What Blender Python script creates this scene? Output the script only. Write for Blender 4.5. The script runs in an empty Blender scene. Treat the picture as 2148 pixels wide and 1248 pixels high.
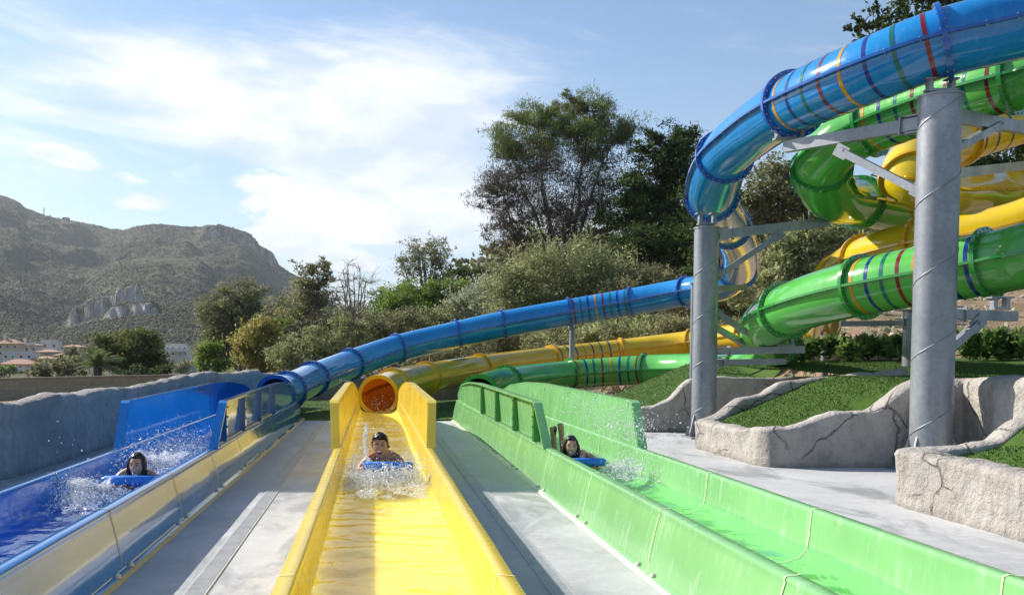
import bpy, bmesh, math, random
import numpy as np
from mathutils import Vector, Matrix, noise

PI = math.pi
SC = bpy.context.scene
COL = SC.collection

# ------------------------------------------------------------------ camera
F, CX, YH = 2100.0, 784.0, 748.0          # focal length, optical centre and horizon in photo pixels (2148 wide)
YAW, PITCH, EYE = 0.0, math.radians(2.86), 1.37
CY = YH + F * math.tan(PITCH)
cam_d = bpy.data.cameras.new('camera')
cam = bpy.data.objects.new('camera', cam_d)
COL.objects.link(cam)
SC.camera = cam
cam_d.sensor_width = 36.0
cam_d.lens = 36.0 * F / 2148.0
cam_d.shift_x = (1074.0 - CX) / 2148.0
cam_d.shift_y = (CY - 624.0) / 2148.0
cam_d.clip_start = 0.1
cam_d.clip_end = 12000
cam.location = (0, 0, EYE)
cam.rotation_euler = (math.radians(90) - PITCH, 0, -YAW)
CAMM = Matrix.Translation((0, 0, EYE)) @ cam.rotation_euler.to_matrix().to_4x4()

def W(px, py, d):
    """world point seen at photo pixel (px, py), d metres in front of the lens"""
    return CAMM @ Vector(((px - CX) / F * d, -(py - CY) / F * d, -d))

# ------------------------------------------------------------------ sun, sky, exposure
SUN_DIR = Vector((-1.2, 0.85, 1.0)).normalized()      # towards the sun
sun_d = bpy.data.lights.new('sun', 'SUN')
sun_d.energy = 3.7
sun_d.angle = math.radians(0.5)
sun_d.color = (1.0, 0.93, 0.83)
sun = bpy.data.objects.new('sun', sun_d)
COL.objects.link(sun)
sun.rotation_euler = (-SUN_DIR).to_track_quat('-Z', 'Y').to_euler()
SC.view_settings.view_transform = 'Standard'
SC.view_settings.look = 'None'
SC.view_settings.exposure = 1.06
SC.view_settings.gamma = 1.0

world = bpy.data.worlds.new('World')
SC.world = world
world.use_nodes = True
wn, wl = world.node_tree.nodes, world.node_tree.links
wn.clear()

def wnode(t, **kw):
    n = wn.new(t)
    for k, v in kw.items():
        setattr(n, k, v)
    return n

def wmath(op, a, b=None, c=None, clamp=False):
    n = wn.new('ShaderNodeMath'); n.operation = op; n.use_clamp = clamp
    for i, v in enumerate((a, b, c)):
        if v is None: continue
        if isinstance(v, (int, float)): n.inputs[i].default_value = v
        else: wl.new(v, n.inputs[i])
    return n.outputs[0]

sky = wnode('ShaderNodeTexSky', sky_type='NISHITA', sun_disc=False)
sky.sun_elevation = math.asin(SUN_DIR.z)
sky.sun_rotation = math.atan2(SUN_DIR.x, SUN_DIR.y)
sky.altitude = 50
sky.air_density = 1.0
sky.dust_density = 0.6
sky.ozone_density = 2.0
tc = wnode('ShaderNodeTexCoord')
sep = wnode('ShaderNodeSeparateXYZ')
wl.new(tc.outputs['Generated'], sep.inputs[0])
az = wmath('ARCTAN2', sep.outputs[0], sep.outputs[1])
el = wmath('ARCSINE', sep.outputs[2])
comb = wnode('ShaderNodeCombineXYZ')
wl.new(az, comb.inputs[0]); wl.new(wmath('MULTIPLY', el, 2.2), comb.inputs[1])

def wnoise(scale, detail, rough, dist, off):
    m = wnode('ShaderNodeMapping'); m.inputs['Location'].default_value = off
    wl.new(comb.outputs[0], m.inputs[0])
    n = wnode('ShaderNodeTexNoise')
    n.inputs['Scale'].default_value = scale; n.inputs['Detail'].default_value = detail
    n.inputs['Roughness'].default_value = rough; n.inputs['Distortion'].default_value = dist
    wl.new(m.outputs[0], n.inputs['Vector'])
    return n.outputs['Fac']

def azel(px, py):
    v = (W(px, py, 100) - Vector((0, 0, EYE))).normalized()
    return math.atan2(v.x, v.y), math.asin(v.z)

def lobe(px, py, rx, ry, amp, ang=0.0):
    a0, e0 = azel(px, py)
    ca, sa = math.cos(ang), math.sin(ang)
    da = wmath('SUBTRACT', az, a0); de = wmath('SUBTRACT', el, e0)
    u = wmath('ADD', wmath('MULTIPLY', da, ca * F / rx), wmath('MULTIPLY', de, sa * F / rx))
    v = wmath('ADD', wmath('MULTIPLY', da, -sa * F / ry), wmath('MULTIPLY', de, ca * F / ry))
    r2 = wmath('ADD', wmath('MULTIPLY', u, u), wmath('MULTIPLY', v, v))
    return wmath('MULTIPLY', wmath('POWER', 2.718, wmath('MULTIPLY', r2, -1.0)), amp)

# high thin cloud bank, and banks of small cumulus low over the hills
def lobes(Ls):
    o = None
    for L in Ls:
        q = lobe(*L); o = q if o is None else wmath('ADD', o, q)
    return o
def wnoise2(scale, detail, rough, dist, off, ang, stretch):
    r_ = wnode('ShaderNodeMapping'); r_.inputs['Rotation'].default_value = (0, 0, ang); wl.new(comb.outputs[0], r_.inputs[0])
    m = wnode('ShaderNodeMapping'); m.inputs['Scale'].default_value = (1, stretch, 1); m.inputs['Location'].default_value = off
    wl.new(r_.outputs[0], m.inputs[0]); n = wnode('ShaderNodeTexNoise')
    n.inputs['Scale'].default_value = scale; n.inputs['Detail'].default_value = detail; n.inputs['Roughness'].default_value = rough; n.inputs['Distortion'].default_value = dist
    wl.new(m.outputs[0], n.inputs['Vector']); return n.outputs['Fac']
def wsmooth(v, lo, hi, top):
    m = wnode('ShaderNodeMapRange', interpolation_type='SMOOTHSTEP'); wl.new(v, m.inputs[0])
    m.inputs[1].default_value = lo; m.inputs[2].default_value = hi; m.inputs[3].default_value = 0; m.inputs[4].default_value = top; return m.outputs[0]
high = lobes([(640, 190, 420, 105, 0.62, 0.10), (230, 130, 230, 60, 0.34, 0.0), (880, 300, 240, 150, 0.55, 0.2), (520, 270, 300, 70, 0.34, -0.45), (1060, 480, 420, 90, 0.30, 0), (600, 480, 500, 70, 0.22, 0), (-700, 200, 700, 300, 0.5, 0), (1500, 480, 500, 90, 0.16, 0)])
na = wnoise2(3.0, 9, 0.58, 0.9, (3.1, 1.7, 0), 0.42, 2.6); nb = wnoise2(13.0, 8, 0.62, 0.6, (1.1, 4.7, 0), 0.42, 2.0)
d1 = wmath('ADD', high, wmath('ADD', wmath('MULTIPLY', wmath('SUBTRACT', na, 0.5), 1.5), wmath('MULTIPLY', wmath('SUBTRACT', nb, 0.5), 0.5)))
m1 = wsmooth(d1, 0.06, 0.80, 0.92)
low = lobes([(380, 30, 75, 16, 0.62, 0.0), (20, 142, 70, 26, 0.60, 0.0), (60, 305, 110, 22, 0.55, -0.2), (170, 345, 90, 18, 0.55, -0.15), (560, 400, 240, 34, 0.62, -0.12), (690, 470, 200, 44, 0.70, -0.12), (300, 428, 80, 20, 0.60, 0.0),
             (590, 520, 120, 36, 0.60, 0.0), (820, 480, 120, 60, 0.55, 0.0), (930, 270, 110, 40, 0.5, 0), (740, 560, 160, 30, 0.4, 0), (1320, 430, 140, 40, 0.45, 0)])
nc = wnoise(11.0, 10, 0.60, 0.25, (0.4, 7.7, 0))
d2 = wmath('ADD', low, wmath('MULTIPLY', wmath('SUBTRACT', nc, 0.5), 2.1))
m2 = wsmooth(d2, 0.36, 0.62, 0.95)
mr_out = wmath('MAXIMUM', m1, m2)
n3 = wnoise(8.0, 9, 0.6, 0.3, (8.0, 2.0, 0))
cr = wnode('ShaderNodeValToRGB')
cr.color_ramp.elements[0].position = 0.38; cr.color_ramp.elements[0].color = (0.64, 0.72, 0.86, 1)
cr.color_ramp.elements[1].position = 0.56; cr.color_ramp.elements[1].color = (0.90, 0.92, 0.95, 1)
wl.new(n3, cr.inputs[0])
bg1 = wnode('ShaderNodeBackground'); bg1.inputs['Strength'].default_value = 0.074
hs = wnode('ShaderNodeHueSaturation'); hs.inputs['Saturation'].default_value = 1.12
wl.new(sky.outputs[0], hs.inputs['Color'])
wl.new(hs.outputs[0], bg1.inputs['Color'])
bg2 = wnode('ShaderNodeBackground'); bg2.inputs['Strength'].default_value = 0.585
wl.new(cr.outputs[0], bg2.inputs['Color'])
bg3 = wnode('ShaderNodeBackground'); bg3.inputs['Strength'].default_value = 0.46; bg3.inputs['Color'].default_value = (0.58, 0.72, 0.93, 1)
hzf = wmath('MULTIPLY', wmath('POWER', 2.718, wmath('MULTIPLY', wmath('MAXIMUM', el, 0.0), -7.5)), 0.8)
mh = wnode('ShaderNodeMixShader'); wl.new(hzf, mh.inputs[0]); wl.new(bg1.outputs[0], mh.inputs[1]); wl.new(bg3.outputs[0], mh.inputs[2])
mx = wnode('ShaderNodeMixShader'); wl.new(mr_out, mx.inputs[0]); wl.new(mh.outputs[0], mx.inputs[1]); wl.new(bg2.outputs[0], mx.inputs[2])
wo = wnode('ShaderNodeOutputWorld'); wl.new(mx.outputs[0], wo.inputs['Surface'])

# ------------------------------------------------------------------ helpers
def lerp(a, b, t): return a + (b - a) * t
def sstep(a, b, x):
    t = min(1.0, max(0.0, (x - a) / (b - a))); return t * t * (3 - 2 * t)
def interp(pts, x):
    return float(np.interp(x, [p[0] for p in pts], [p[1] for p in pts]))

def tag(o, label=None, cat=None, group=None, kind=None):
    if label: o['label'] = label
    if cat: o['category'] = cat
    if group: o['group'] = group
    if kind: o['kind'] = kind
    return o

def empty(name, loc, label, cat, group=None):
    o = bpy.data.objects.new(name, None); COL.objects.link(o)
    o.location = loc; o.empty_display_size = 0.1
    return tag(o, label, cat, group)

def link(name, me, parent=None, world_coords=True):
    o = bpy.data.objects.new(name, me); COL.objects.link(o)
    if parent is not None:
        o.parent = parent
        if world_coords: o.matrix_parent_inverse = Matrix.Translation(-wloc(parent))
    return o

def wloc(o):
    v = Vector(o.location)
    return v

class MB:
    """collects vertices and faces of ONE mesh"""
    def __init__(s): s.v, s.f, s.m, s.sm = [], [], [], []
    def add(s, vs, fs, m=0, smooth=False):
        b = len(s.v); s.v += [tuple(v) for v in vs]
        s.f += [tuple(i + b for i in f) for f in fs]; s.m += [m] * len(fs); s.sm += [smooth] * len(fs)
    def box(s, c, size, rot=None, m=0):
        hx, hy, hz = [k / 2 for k in size]
        vs = [Vector((x, y, z)) for x in (-hx, hx) for y in (-hy, hy) for z in (-hz, hz)]
        if rot is not None: vs = [rot @ v for v in vs]
        c = Vector(c); vs = [v + c for v in vs]
        s.add(vs, [(0, 1, 3, 2), (4, 6, 7, 5), (0, 4, 5, 1), (2, 3, 7, 6), (0, 2, 6, 4), (1, 5, 7, 3)], m)
    def beam(s, a, b, w, h, m=0, up=Vector((0, 0, 1))):
        a, b = Vector(a), Vector(b); t = (b - a).normalized()
        x = t.cross(up).normalized(); z = x.cross(t)
        rot = Matrix((x, t, z)).transposed()
        s.box((a + b) / 2, (w, (b - a).length, h), rot, m)
    def tube(s, pts, rs, n=10, m=0, caps=True, smooth=True):
        pts = [Vector(p) for p in pts]
        if isinstance(rs, (int, float)): rs = [rs] * len(pts)
        rings = []; px = None
        for i, p in enumerate(pts):
            t = (pts[min(i + 1, len(pts) - 1)] - pts[max(i - 1, 0)]).normalized()
            if px is None:
                ref = Vector((0, 0, 1)) if abs(t.z) < 0.9 else Vector((1, 0, 0))
                x = t.cross(ref).normalized()
            else:
                x = (px - t * px.dot(t)).normalized()
            px = x; y = t.cross(x)
            rings.append([p + (x * math.cos(2 * PI * k / n) + y * math.sin(2 * PI * k / n)) * rs[i] for k in range(n)])
        vs = [v for r in rings for v in r]; fs = []
        for i in range(len(pts) - 1):
            for k in range(n):
                fs.append((i * n + k, i * n + (k + 1) % n, (i + 1) * n + (k + 1) % n, (i + 1) * n + k))
        s.add(vs, fs, m, smooth)
        if caps:
            s.add(rings[0], [tuple(range(n))[::-1]], m); s.add(rings[-1], [tuple(range(n))], m)
    def build(s, name, mats, parent=None, world_coords=True):
        me = bpy.data.meshes.new(name)
        me.from_pydata(s.v, [], s.f)
        for mt in (mats if isinstance(mats, (list, tuple)) else [mats]): me.materials.append(mt)
        me.polygons.foreach_set('material_index', s.m)
        me.polygons.foreach_set('use_smooth', s.sm)
        me.update()
        return link(name, me, parent, world_coords)

def np_mesh(name, V, Fc, mats, mat_idx=None, smooth=False, attrs=None):
    """fast mesh from arrays; Fc is (n,k)"""
    me = bpy.data.meshes.new(name)
    V = np.asarray(V, np.float32).reshape(-1, 3); Fc = np.asarray(Fc, np.int32); n, k = Fc.shape
    me.vertices.add(len(V)); me.vertices.foreach_set('co', V.ravel())
    me.loops.add(n * k); me.loops.foreach_set('vertex_index', Fc.ravel())
    me.polygons.add(n)
    me.polygons.foreach_set('loop_start', np.arange(0, n * k, k, dtype=np.int32))
    me.polygons.foreach_set('loop_total', np.full(n, k, np.int32))
    for m in (mats if isinstance(mats, (list, tuple)) else [mats]): me.materials.append(m)
    if mat_idx is not None: me.polygons.foreach_set('material_index', np.asarray(mat_idx, np.int32))
    me.polygons.foreach_set('use_smooth', np.full(n, smooth))
    if attrs:
        for an, (dom, arr) in attrs.items():
            a = me.attributes.new(an, 'FLOAT', dom); a.data.foreach_set('value', np.asarray(arr, np.float32))
    me.update(calc_edges=True)
    return me

def grid_obj(name, us, vs, fn, mat, parent=None, smooth=True, world_coords=True):
    V = np.array([fn(u, v) for u in us for v in vs], np.float32)
    nu, nv = len(us), len(vs)
    i, j = np.meshgrid(np.arange(nu - 1), np.arange(nv - 1), indexing='ij')
    a = (i * nv + j).ravel()
    Fc = np.stack([a, a + nv, a + nv + 1, a + 1], 1)
    return link(name, np_mesh(name, V, Fc, mat, smooth=smooth), parent, world_coords)

# ------------------------------------------------------------------ materials
class NT:
    def __init__(s, name):
        s.m = bpy.data.materials.new(name); s.m.use_nodes = True
        s.t = s.m.node_tree; s.n = s.t.nodes; s.l = s.t.links
        s.b = s.n['Principled BSDF']; s.out = s.n['Material Output']
        s.tc = s.n.new('ShaderNodeTexCoord')
    def put(s, sock, v):
        if isinstance(v, (int, float)): sock.default_value = v
        elif isinstance(v, (tuple, list)):
            sock.default_value = (*v, 1) if len(v) == 3 and len(sock.default_value) == 4 else v
        else: s.l.new(v, sock)
    def map(s, scale=(1, 1, 1), src='Object', rot=(0, 0, 0), loc=(0, 0, 0)):
        m = s.n.new('ShaderNodeMapping'); m.inputs['Scale'].default_value = scale; m.inputs['Rotation'].default_value = rot
        m.inputs['Location'].default_value = loc
        if isinstance(src, str):
            if src == 'Position':
                g = s.n.new('ShaderNodeNewGeometry'); s.l.new(g.outputs['Position'], m.inputs[0])
            else: s.l.new(s.tc.outputs[src], m.inputs[0])
        else: s.l.new(src, m.inputs[0])
        return m.outputs[0]
    def noise(s, vec, scale, detail=5, rough=0.55, dist=0.0, out='Fac'):
        n = s.n.new('ShaderNodeTexNoise'); s.l.new(vec, n.inputs['Vector'])
        n.inputs['Scale'].default_value = scale; n.inputs['Detail'].default_value = detail
        n.inputs['Roughness'].default_value = rough; n.inputs['Distortion'].default_value = dist
        return n.outputs[out]
    def vor(s, vec, scale, feature='DISTANCE_TO_EDGE', rnd=1.0, out='Distance'):
        n = s.n.new('ShaderNodeTexVoronoi'); n.feature = feature; s.l.new(vec, n.inputs['Vector'])
        n.inputs['Scale'].default_value = scale; n.inputs['Randomness'].default_value = rnd
        return n.outputs[out]
    def ramp(s, fac, stops, interp='LINEAR'):
        r = s.n.new('ShaderNodeValToRGB'); r.color_ramp.interpolation = interp
        e = r.color_ramp.elements
        while len(e) < len(stops): e.new(0.5)
        for i, (p, c) in enumerate(stops):
            e[i].position = p; e[i].color = (*c, 1) if isinstance(c, (tuple, list)) else (c, c, c, 1)
        s.l.new(fac, r.inputs[0]); return r.outputs[0]
    def mix(s, fac, a, b, blend='MIX'):
        n = s.n.new('ShaderNodeMix'); n.data_type = 'RGBA'; n.blend_type = blend
        s.put(n.inputs[0], fac); s.put(n.inputs[6], a); s.put(n.inputs[7], b); return n.outputs[2]
    def math(s, op, a, b=None, clamp=False):
        n = s.n.new('ShaderNodeMath'); n.operation = op; n.use_clamp = clamp
        s.put(n.inputs[0], a)
        if b is not None: s.put(n.inputs[1], b)
        return n.outputs[0]
    def bump(s, h, strength=0.3, dist=0.02):
        n = s.n.new('ShaderNodeBump'); s.put(n.inputs['Strength'], strength); n.inputs['Distance'].default_value = dist
        s.l.new(h, n.inputs['Height'])
        if s.b.inputs['Normal'].is_linked: s.l.new(s.b.inputs['Normal'].links[0].from_socket, n.inputs['Normal'])
        s.l.new(n.outputs[0], s.b.inputs['Normal'])
    def set(s, **kw):
        for k, v in kw.items(): s.put(s.b.inputs[k.replace('_', ' ')], v)
        return s

def simple(name, col, rough=0.5, metal=0.0, var=0.12, scale=6.0, spec=0.5):
    t = NT(name)
    n = t.noise(t.map(), scale, 6)
    lo = tuple(c * (1 - var) for c in col); hi = tuple(min(1, c * (1 + var)) for c in col)
    t.set(Base_Color=t.ramp(n, [(0.3, lo), (0.7, hi)]), Roughness=rough, Metallic=metal, Specular_IOR_Level=spec)
    return t.m

def frp(name, col, wash=(1, 1, 1), amount=0.25, rough=0.12, streak=True, coat=0.6):
    """gelcoat glass-fibre: tiny waviness, faded chalky wash, vertical run marks"""
    t = NT(name)
    v = t.map()
    big = t.noise(v, 1.1, 5, 0.6)
    c0 = t.ramp(big, [(0.3, tuple(c * 0.86 for c in col)), (0.7, tuple(min(1, c * 1.10) for c in col))])
    st = t.noise(t.map((7, 7, 0.7)), 2.2, 6, 0.65)
    bl = t.noise(v, 4.5, 7, 0.7, 0.6)
    msk = t.math('MULTIPLY', t.ramp(st, [(0.50, 0), (0.72, 1)]), t.ramp(bl, [(0.42, 0), (0.70, 1)]))
    lime = tuple(lerp(c, w, 0.6) for c, w in zip(col, wash))
    cc = t.mix(t.math('MULTIPLY', msk, amount), c0, lime) if streak else c0
    rr = t.math('ADD', t.math('MULTIPLY', msk, 0.25), t.math('ADD', t.math('MULTIPLY', bl, 0.10), rough - 0.05))
    t.set(Base_Color=cc, Roughness=rr, Coat_Weight=coat, Coat_Roughness=0.06)
    t.bump(t.noise(v, 2.3, 2, 0.4), 0.10, 0.05)
    t.bump(t.noise(v, 90, 2, 0.5), 0.03, 0.002)
    return t.m

M = {}
BLUE, YEL, GRN = (0.006, 0.235, 0.60), (0.88, 0.63, 0.02), (0.11, 0.58, 0.055)
M['blue'] = frp('blue_gelcoat', BLUE, amount=0.2)
M['yellow'] = frp('yellow_gelcoat', YEL, amount=0.2)
M['green'] = frp('green_gelcoat', (0.12, 0.50, 0.085), amount=0.12)
M['blue_flume'] = frp('blue_flume_gelcoat', (0.010, 0.20, 0.60), amount=0.14, rough=0.07)
M['yellow_flume'] = frp('yellow_flume_gelcoat', (0.86, 0.67, 0.085), amount=0.15, rough=0.25, coat=.15)
M['green_flume'] = frp('green_flume_gelcoat', (0.29, 0.62, 0.25), amount=0.75, rough=0.25, coat=0.3)
M['blue_dark'] = frp('blue_flange_gelcoat', (0.008, 0.10, 0.42), amount=0.1)
M['yellow_dark'] = frp('yellow_flange_gelcoat', (0.80, 0.42, 0.01), amount=0.1)
M['green_dark'] = frp('green_flange_gelcoat', (0.03, 0.26, 0.04), amount=0.1)
M['orange_in'] = frp('orange_inner_gelcoat', (0.60, 0.17, 0.012), amount=0.1)
def translucent(m, col, k):
    n, l = m.node_tree.nodes, m.node_tree.links; o = n['Material Output']; p = n['Principled BSDF']
    t = n.new('ShaderNodeBsdfTranslucent'); t.inputs[0].default_value = (*col, 1); x = n.new('ShaderNodeMixShader'); x.inputs[0].default_value = k
    l.new(p.outputs[0], x.inputs[1]); l.new(t.outputs[0], x.inputs[2]); l.new(x.outputs[0], o.inputs[0])
translucent(M['orange_in'], (0.95, .40, .05), .35); translucent(M['yellow'], (0.95, .60, .05), .18)
translucent(M['yellow_flume'], (1.0, .84, .10), .25); translucent(M['green_flume'], (.35, .75, .30), .25); translucent(M['blue_flume'], (.03, .30, .80), .12); translucent(M['green'], (.2, .7, .1), .08)
M['seal'] = simple('pale_sealant', (0.62, 0.60, 0.36), 0.6)
M['sealg'] = simple('pale_green_sealant', (0.60, 0.80, 0.42), 0.6)
M['sealb'] = simple('tan_sealant', (0.42, 0.36, 0.16), 0.6)
M['sealy'] = simple('cream_sealant', (0.92, 0.74, 0.30), 0.5)
M['steel'] = simple('bolt_steel', (0.45, 0.46, 0.47), 0.35, 0.9)
M['cap'] = simple('bolt_cap_plastic', (0.60, 0.58, 0.50), 0.5)
M['s_red'] = frp('red_stripe', (0.20, 0.010, 0.018), streak=False)
M['s_yellow'] = frp('yellow_stripe', (0.62, 0.30, 0.01), streak=False)
M['s_navy'] = frp('navy_stripe', (0.008, 0.03, 0.22), streak=False)
M['s_teal'] = frp('teal_stripe', (0.01, 0.14, 0.12), streak=False)

def galv(name):
    t = NT(name); v = t.map((1, 1, 0.45))
    a = t.noise(v, 2.2, 6, 0.6); b = t.vor(t.map(), 22, 'F1', out='Color')
    g = t.n.new('ShaderNodeRGBToBW'); t.l.new(b, g.inputs[0])
    c = t.ramp(a, [(0.3, (0.22, 0.24, 0.27)), (0.55, (0.31, 0.325, 0.35)), (0.72, (0.41, 0.42, 0.44))])
    c = t.mix(0.10, c, g.outputs[0], 'OVERLAY')
    t.set(Base_Color=c, Metallic=0.45, Roughness=t.ramp(a, [(0.3, 0.50), (0.7, 0.38)]))
    t.bump(t.noise(t.map(), 30, 3), 0.05, 0.01)
    return t.m
M['galv'] = galv('galvanised_steel')
M['scuff'] = simple('dark_scuff', (0.12, 0.12, 0.13), 0.6)

def concrete():
    t = NT('wet_concrete_deck'); v = t.map(src='Position')
    a = t.noise(v, 0.55, 7, 0.62, 0.4); b = t.noise(v, 7, 6, 0.7); f = t.noise(v, 120, 3, 0.6)
    base = t.ramp(a, [(0.30, (0.37, 0.38, 0.385)), (0.52, (0.49, 0.495, 0.50)), (0.72, (0.58, 0.58, 0.58))])
    base = t.mix(t.ramp(b, [(0.50, 0.0), (0.64, 0.45)]), base, (0.60, 0.60, 0.60))
    base = t.mix(t.ramp(f, [(0.35, 0.20), (0.5, 0.0)]), base, (0.18, 0.18, 0.19))
    # worn blotches and wet patches
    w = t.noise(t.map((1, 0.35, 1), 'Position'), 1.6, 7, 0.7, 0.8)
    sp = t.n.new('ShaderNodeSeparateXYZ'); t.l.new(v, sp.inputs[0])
    zone = t.ramp(t.math('DIVIDE', sp.outputs[1], 30.0), [(0.22, 0.0), (0.36, 1.0), (0.66, 1.0), (0.75, 0.3)])      # more wet film by the mouths, and the deck's shade deepened in colour
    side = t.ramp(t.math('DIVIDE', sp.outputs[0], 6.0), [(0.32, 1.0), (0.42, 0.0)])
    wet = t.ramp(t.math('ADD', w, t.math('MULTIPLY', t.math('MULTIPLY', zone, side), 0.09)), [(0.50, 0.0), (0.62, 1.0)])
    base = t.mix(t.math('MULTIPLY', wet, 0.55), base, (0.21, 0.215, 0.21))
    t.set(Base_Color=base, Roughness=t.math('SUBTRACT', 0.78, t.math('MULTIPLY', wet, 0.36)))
    t.bump(f, 0.15, 0.004); t.bump(b, 0.1, 0.01)
    return t.m
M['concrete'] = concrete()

def fakerock(name, c1, c2, c3, crack=True):
    t = NT(name); v = t.map(src='Position')
    dv = t.n.new('ShaderNodeVectorMath'); dv.operation = 'MULTIPLY_ADD'
    t.l.new(t.noise(v, 1.3, 4, out='Color'), dv.inputs[0]); dv.inputs[1].default_value = (0.55, 0.55, 0.55); t.l.new(v, dv.inputs[2])
    a = t.noise(v, 1.1, 8, 0.65, 0.3); b = t.noise(v, 9, 8, 0.7); r = t.noise(t.map((5, 5, 0.7), 'Position'), 1.5, 6, 0.65)
    c = t.ramp(a, [(0.28, c1), (0.50, c2), (0.75, c3)])
    c = t.mix(t.ramp(r, [(0.5, 0), (0.72, 0.35)]), c, tuple(k * 0.55 for k in c1))
    c = t.mix(t.ramp(b, [(0.35, 0.35), (0.5, 0)]), c, tuple(k * 0.7 for k in c1))
    sz = t.n.new('ShaderNodeSeparateXYZ'); t.l.new(v, sz.inputs[0])      # damp, dirty foot and faint drips
    foot = t.ramp(t.math('ADD', sz.outputs[2], t.math('MULTIPLY', t.noise(v, 6, 5, .7), .16)), [(0.08, .55), (0.17, 0.0)])
    c = t.mix(foot, c, tuple(k * 0.55 for k in c1))
    if crack:
        cr_ = t.vor(dv.outputs[0], 0.95)
        line = t.ramp(cr_, [(0.0, 0.15), (0.004, 0.25), (0.010, 1.0)])
        gate = t.ramp(t.noise(v, 0.9, 3), [(0.46, 1.0), (0.50, 0.0)])
        line = t.math('MAXIMUM', line, gate)
        c = t.mix(line, tuple(k * 0.55 for k in c1), c)
        t.bump(line, 0.9, 0.03)
    t.set(Base_Color=c, Roughness=0.88, Specular_IOR_Level=0.25)
    t.bump(t.noise(v, 3.2, 6, 0.68), 0.9, 0.12); t.bump(b, 0.6, 0.03); t.bump(t.noise(v, 45, 5, 0.7), 0.35, 0.008)
    return t.m
M['rock'] = fakerock('carved_beige_rock', (0.30, 0.27, 0.24), (0.42, 0.39, 0.355), (0.53, 0.50, 0.465))
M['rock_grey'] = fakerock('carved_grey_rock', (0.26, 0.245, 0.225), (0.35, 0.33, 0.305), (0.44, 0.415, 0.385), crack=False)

def lawnmat():
    t = NT('artificial_turf'); v = t.map(src='Position')
    a = t.noise(v, 0.8, 4); f = t.noise(t.map((1, 0.4, 1), 'Position'), 60, 4, 0.8)
    c = t.ramp(f, [(0.30, (0.034, 0.070, 0.010)), (0.55, (0.055, 0.110, 0.014)), (0.75, (0.080, 0.145, 0.020))])
    c = t.mix(t.ramp(a, [(0.35, 0.0), (0.7, 0.35)]), c, (0.070, 0.130, 0.016))
    t.set(Base_Color=c, Roughness=0.8, Specular_IOR_Level=0.2)
    t.bump(f, 0.5, 0.012)
    return t.m
M['lawn'] = lawnmat()
M['blade'] = simple('turf_blade', (0.068, 0.138, 0.016), 0.6, var=0.3, scale=25, spec=0.3)

def groundmat():
    t = NT('dry_earth'); v = t.map(src='Position')
    a = t.noise(v, 0.6, 8, 0.65); b = t.noise(v, 6, 7, 0.7); far = t.noise(v, 0.03, 7, 0.65)
    c = t.ramp(b, [(0.30, (0.22, 0.145, 0.085)), (0.5, (0.38, 0.27, 0.175)), (0.72, (0.50, 0.39, 0.28))])
    g = t.ramp(a, [(0.45, 0), (0.60, 0.55)])
    c = t.mix(g, c, (0.20, 0.16, 0.08))
    s = t.n.new('ShaderNodeSeparateXYZ'); t.l.new(v, s.inputs[0])
    fy = t.ramp(t.math('DIVIDE', s.outputs[1], 200.0), [(0.19, 0.0), (0.26, 1.0)])
    cf = t.ramp(far, [(0.3, (0.05, 0.06, 0.025)), (0.6, (0.12, 0.11, 0.06)), (0.8, (0.22, 0.18, 0.12))])
    t.set(Base_Color=t.mix(fy, c, cf), Roughness=0.95, Specular_IOR_Level=0.15)
    t.bump(b, 0.8, 0.12); t.bump(t.noise(v, 22, 6, 0.7), 0.6, 0.04)
    return t.m
M['earth'] = groundmat()

def foliage(name, c1, c2, c3=None, trans=0.42):
    t = NT(name)
    at = t.n.new('ShaderNodeAttribute'); at.attribute_name = 'tint'
    stops = [(0.0, c1), (1.0, c2)] if c3 is None else [(0.0, c1), (0.5, c2), (1.0, c3)]
    c = t.ramp(at.outputs['Fac'], stops)
    t.set(Base_Color=c, Roughness=0.6, Specular_IOR_Level=0.25)
    tr = t.n.new('ShaderNodeBsdfTranslucent'); t.l.new(c, tr.inputs['Color'])
    ms = t.n.new('ShaderNodeMixShader'); ms.inputs[0].default_value = trans
    t.l.new(t.b.outputs[0], ms.inputs[1]); t.l.new(tr.outputs[0], ms.inputs[2]); t.l.new(ms.outputs[0], t.out.inputs[0])
    return t.m

def bark(name, c):
    t = NT(name); v = t.map((1, 1, 0.3))
    n = t.noise(v, 9, 6, 0.7)
    t.set(Base_Color=t.ramp(n, [(0.35, tuple(k * 0.5 for k in c)), (0.65, c)]), Roughness=0.9); t.bump(n, 0.8, 0.03)
    return t.m
M['bark_grey'] = bark('grey_bark', (0.20, 0.17, 0.145))
M['bark_dark'] = bark('dark_bark', (0.12, 0.095, 0.075))
M['bark_pale'] = bark('pale_bark', (0.34, 0.29, 0.24))

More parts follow.
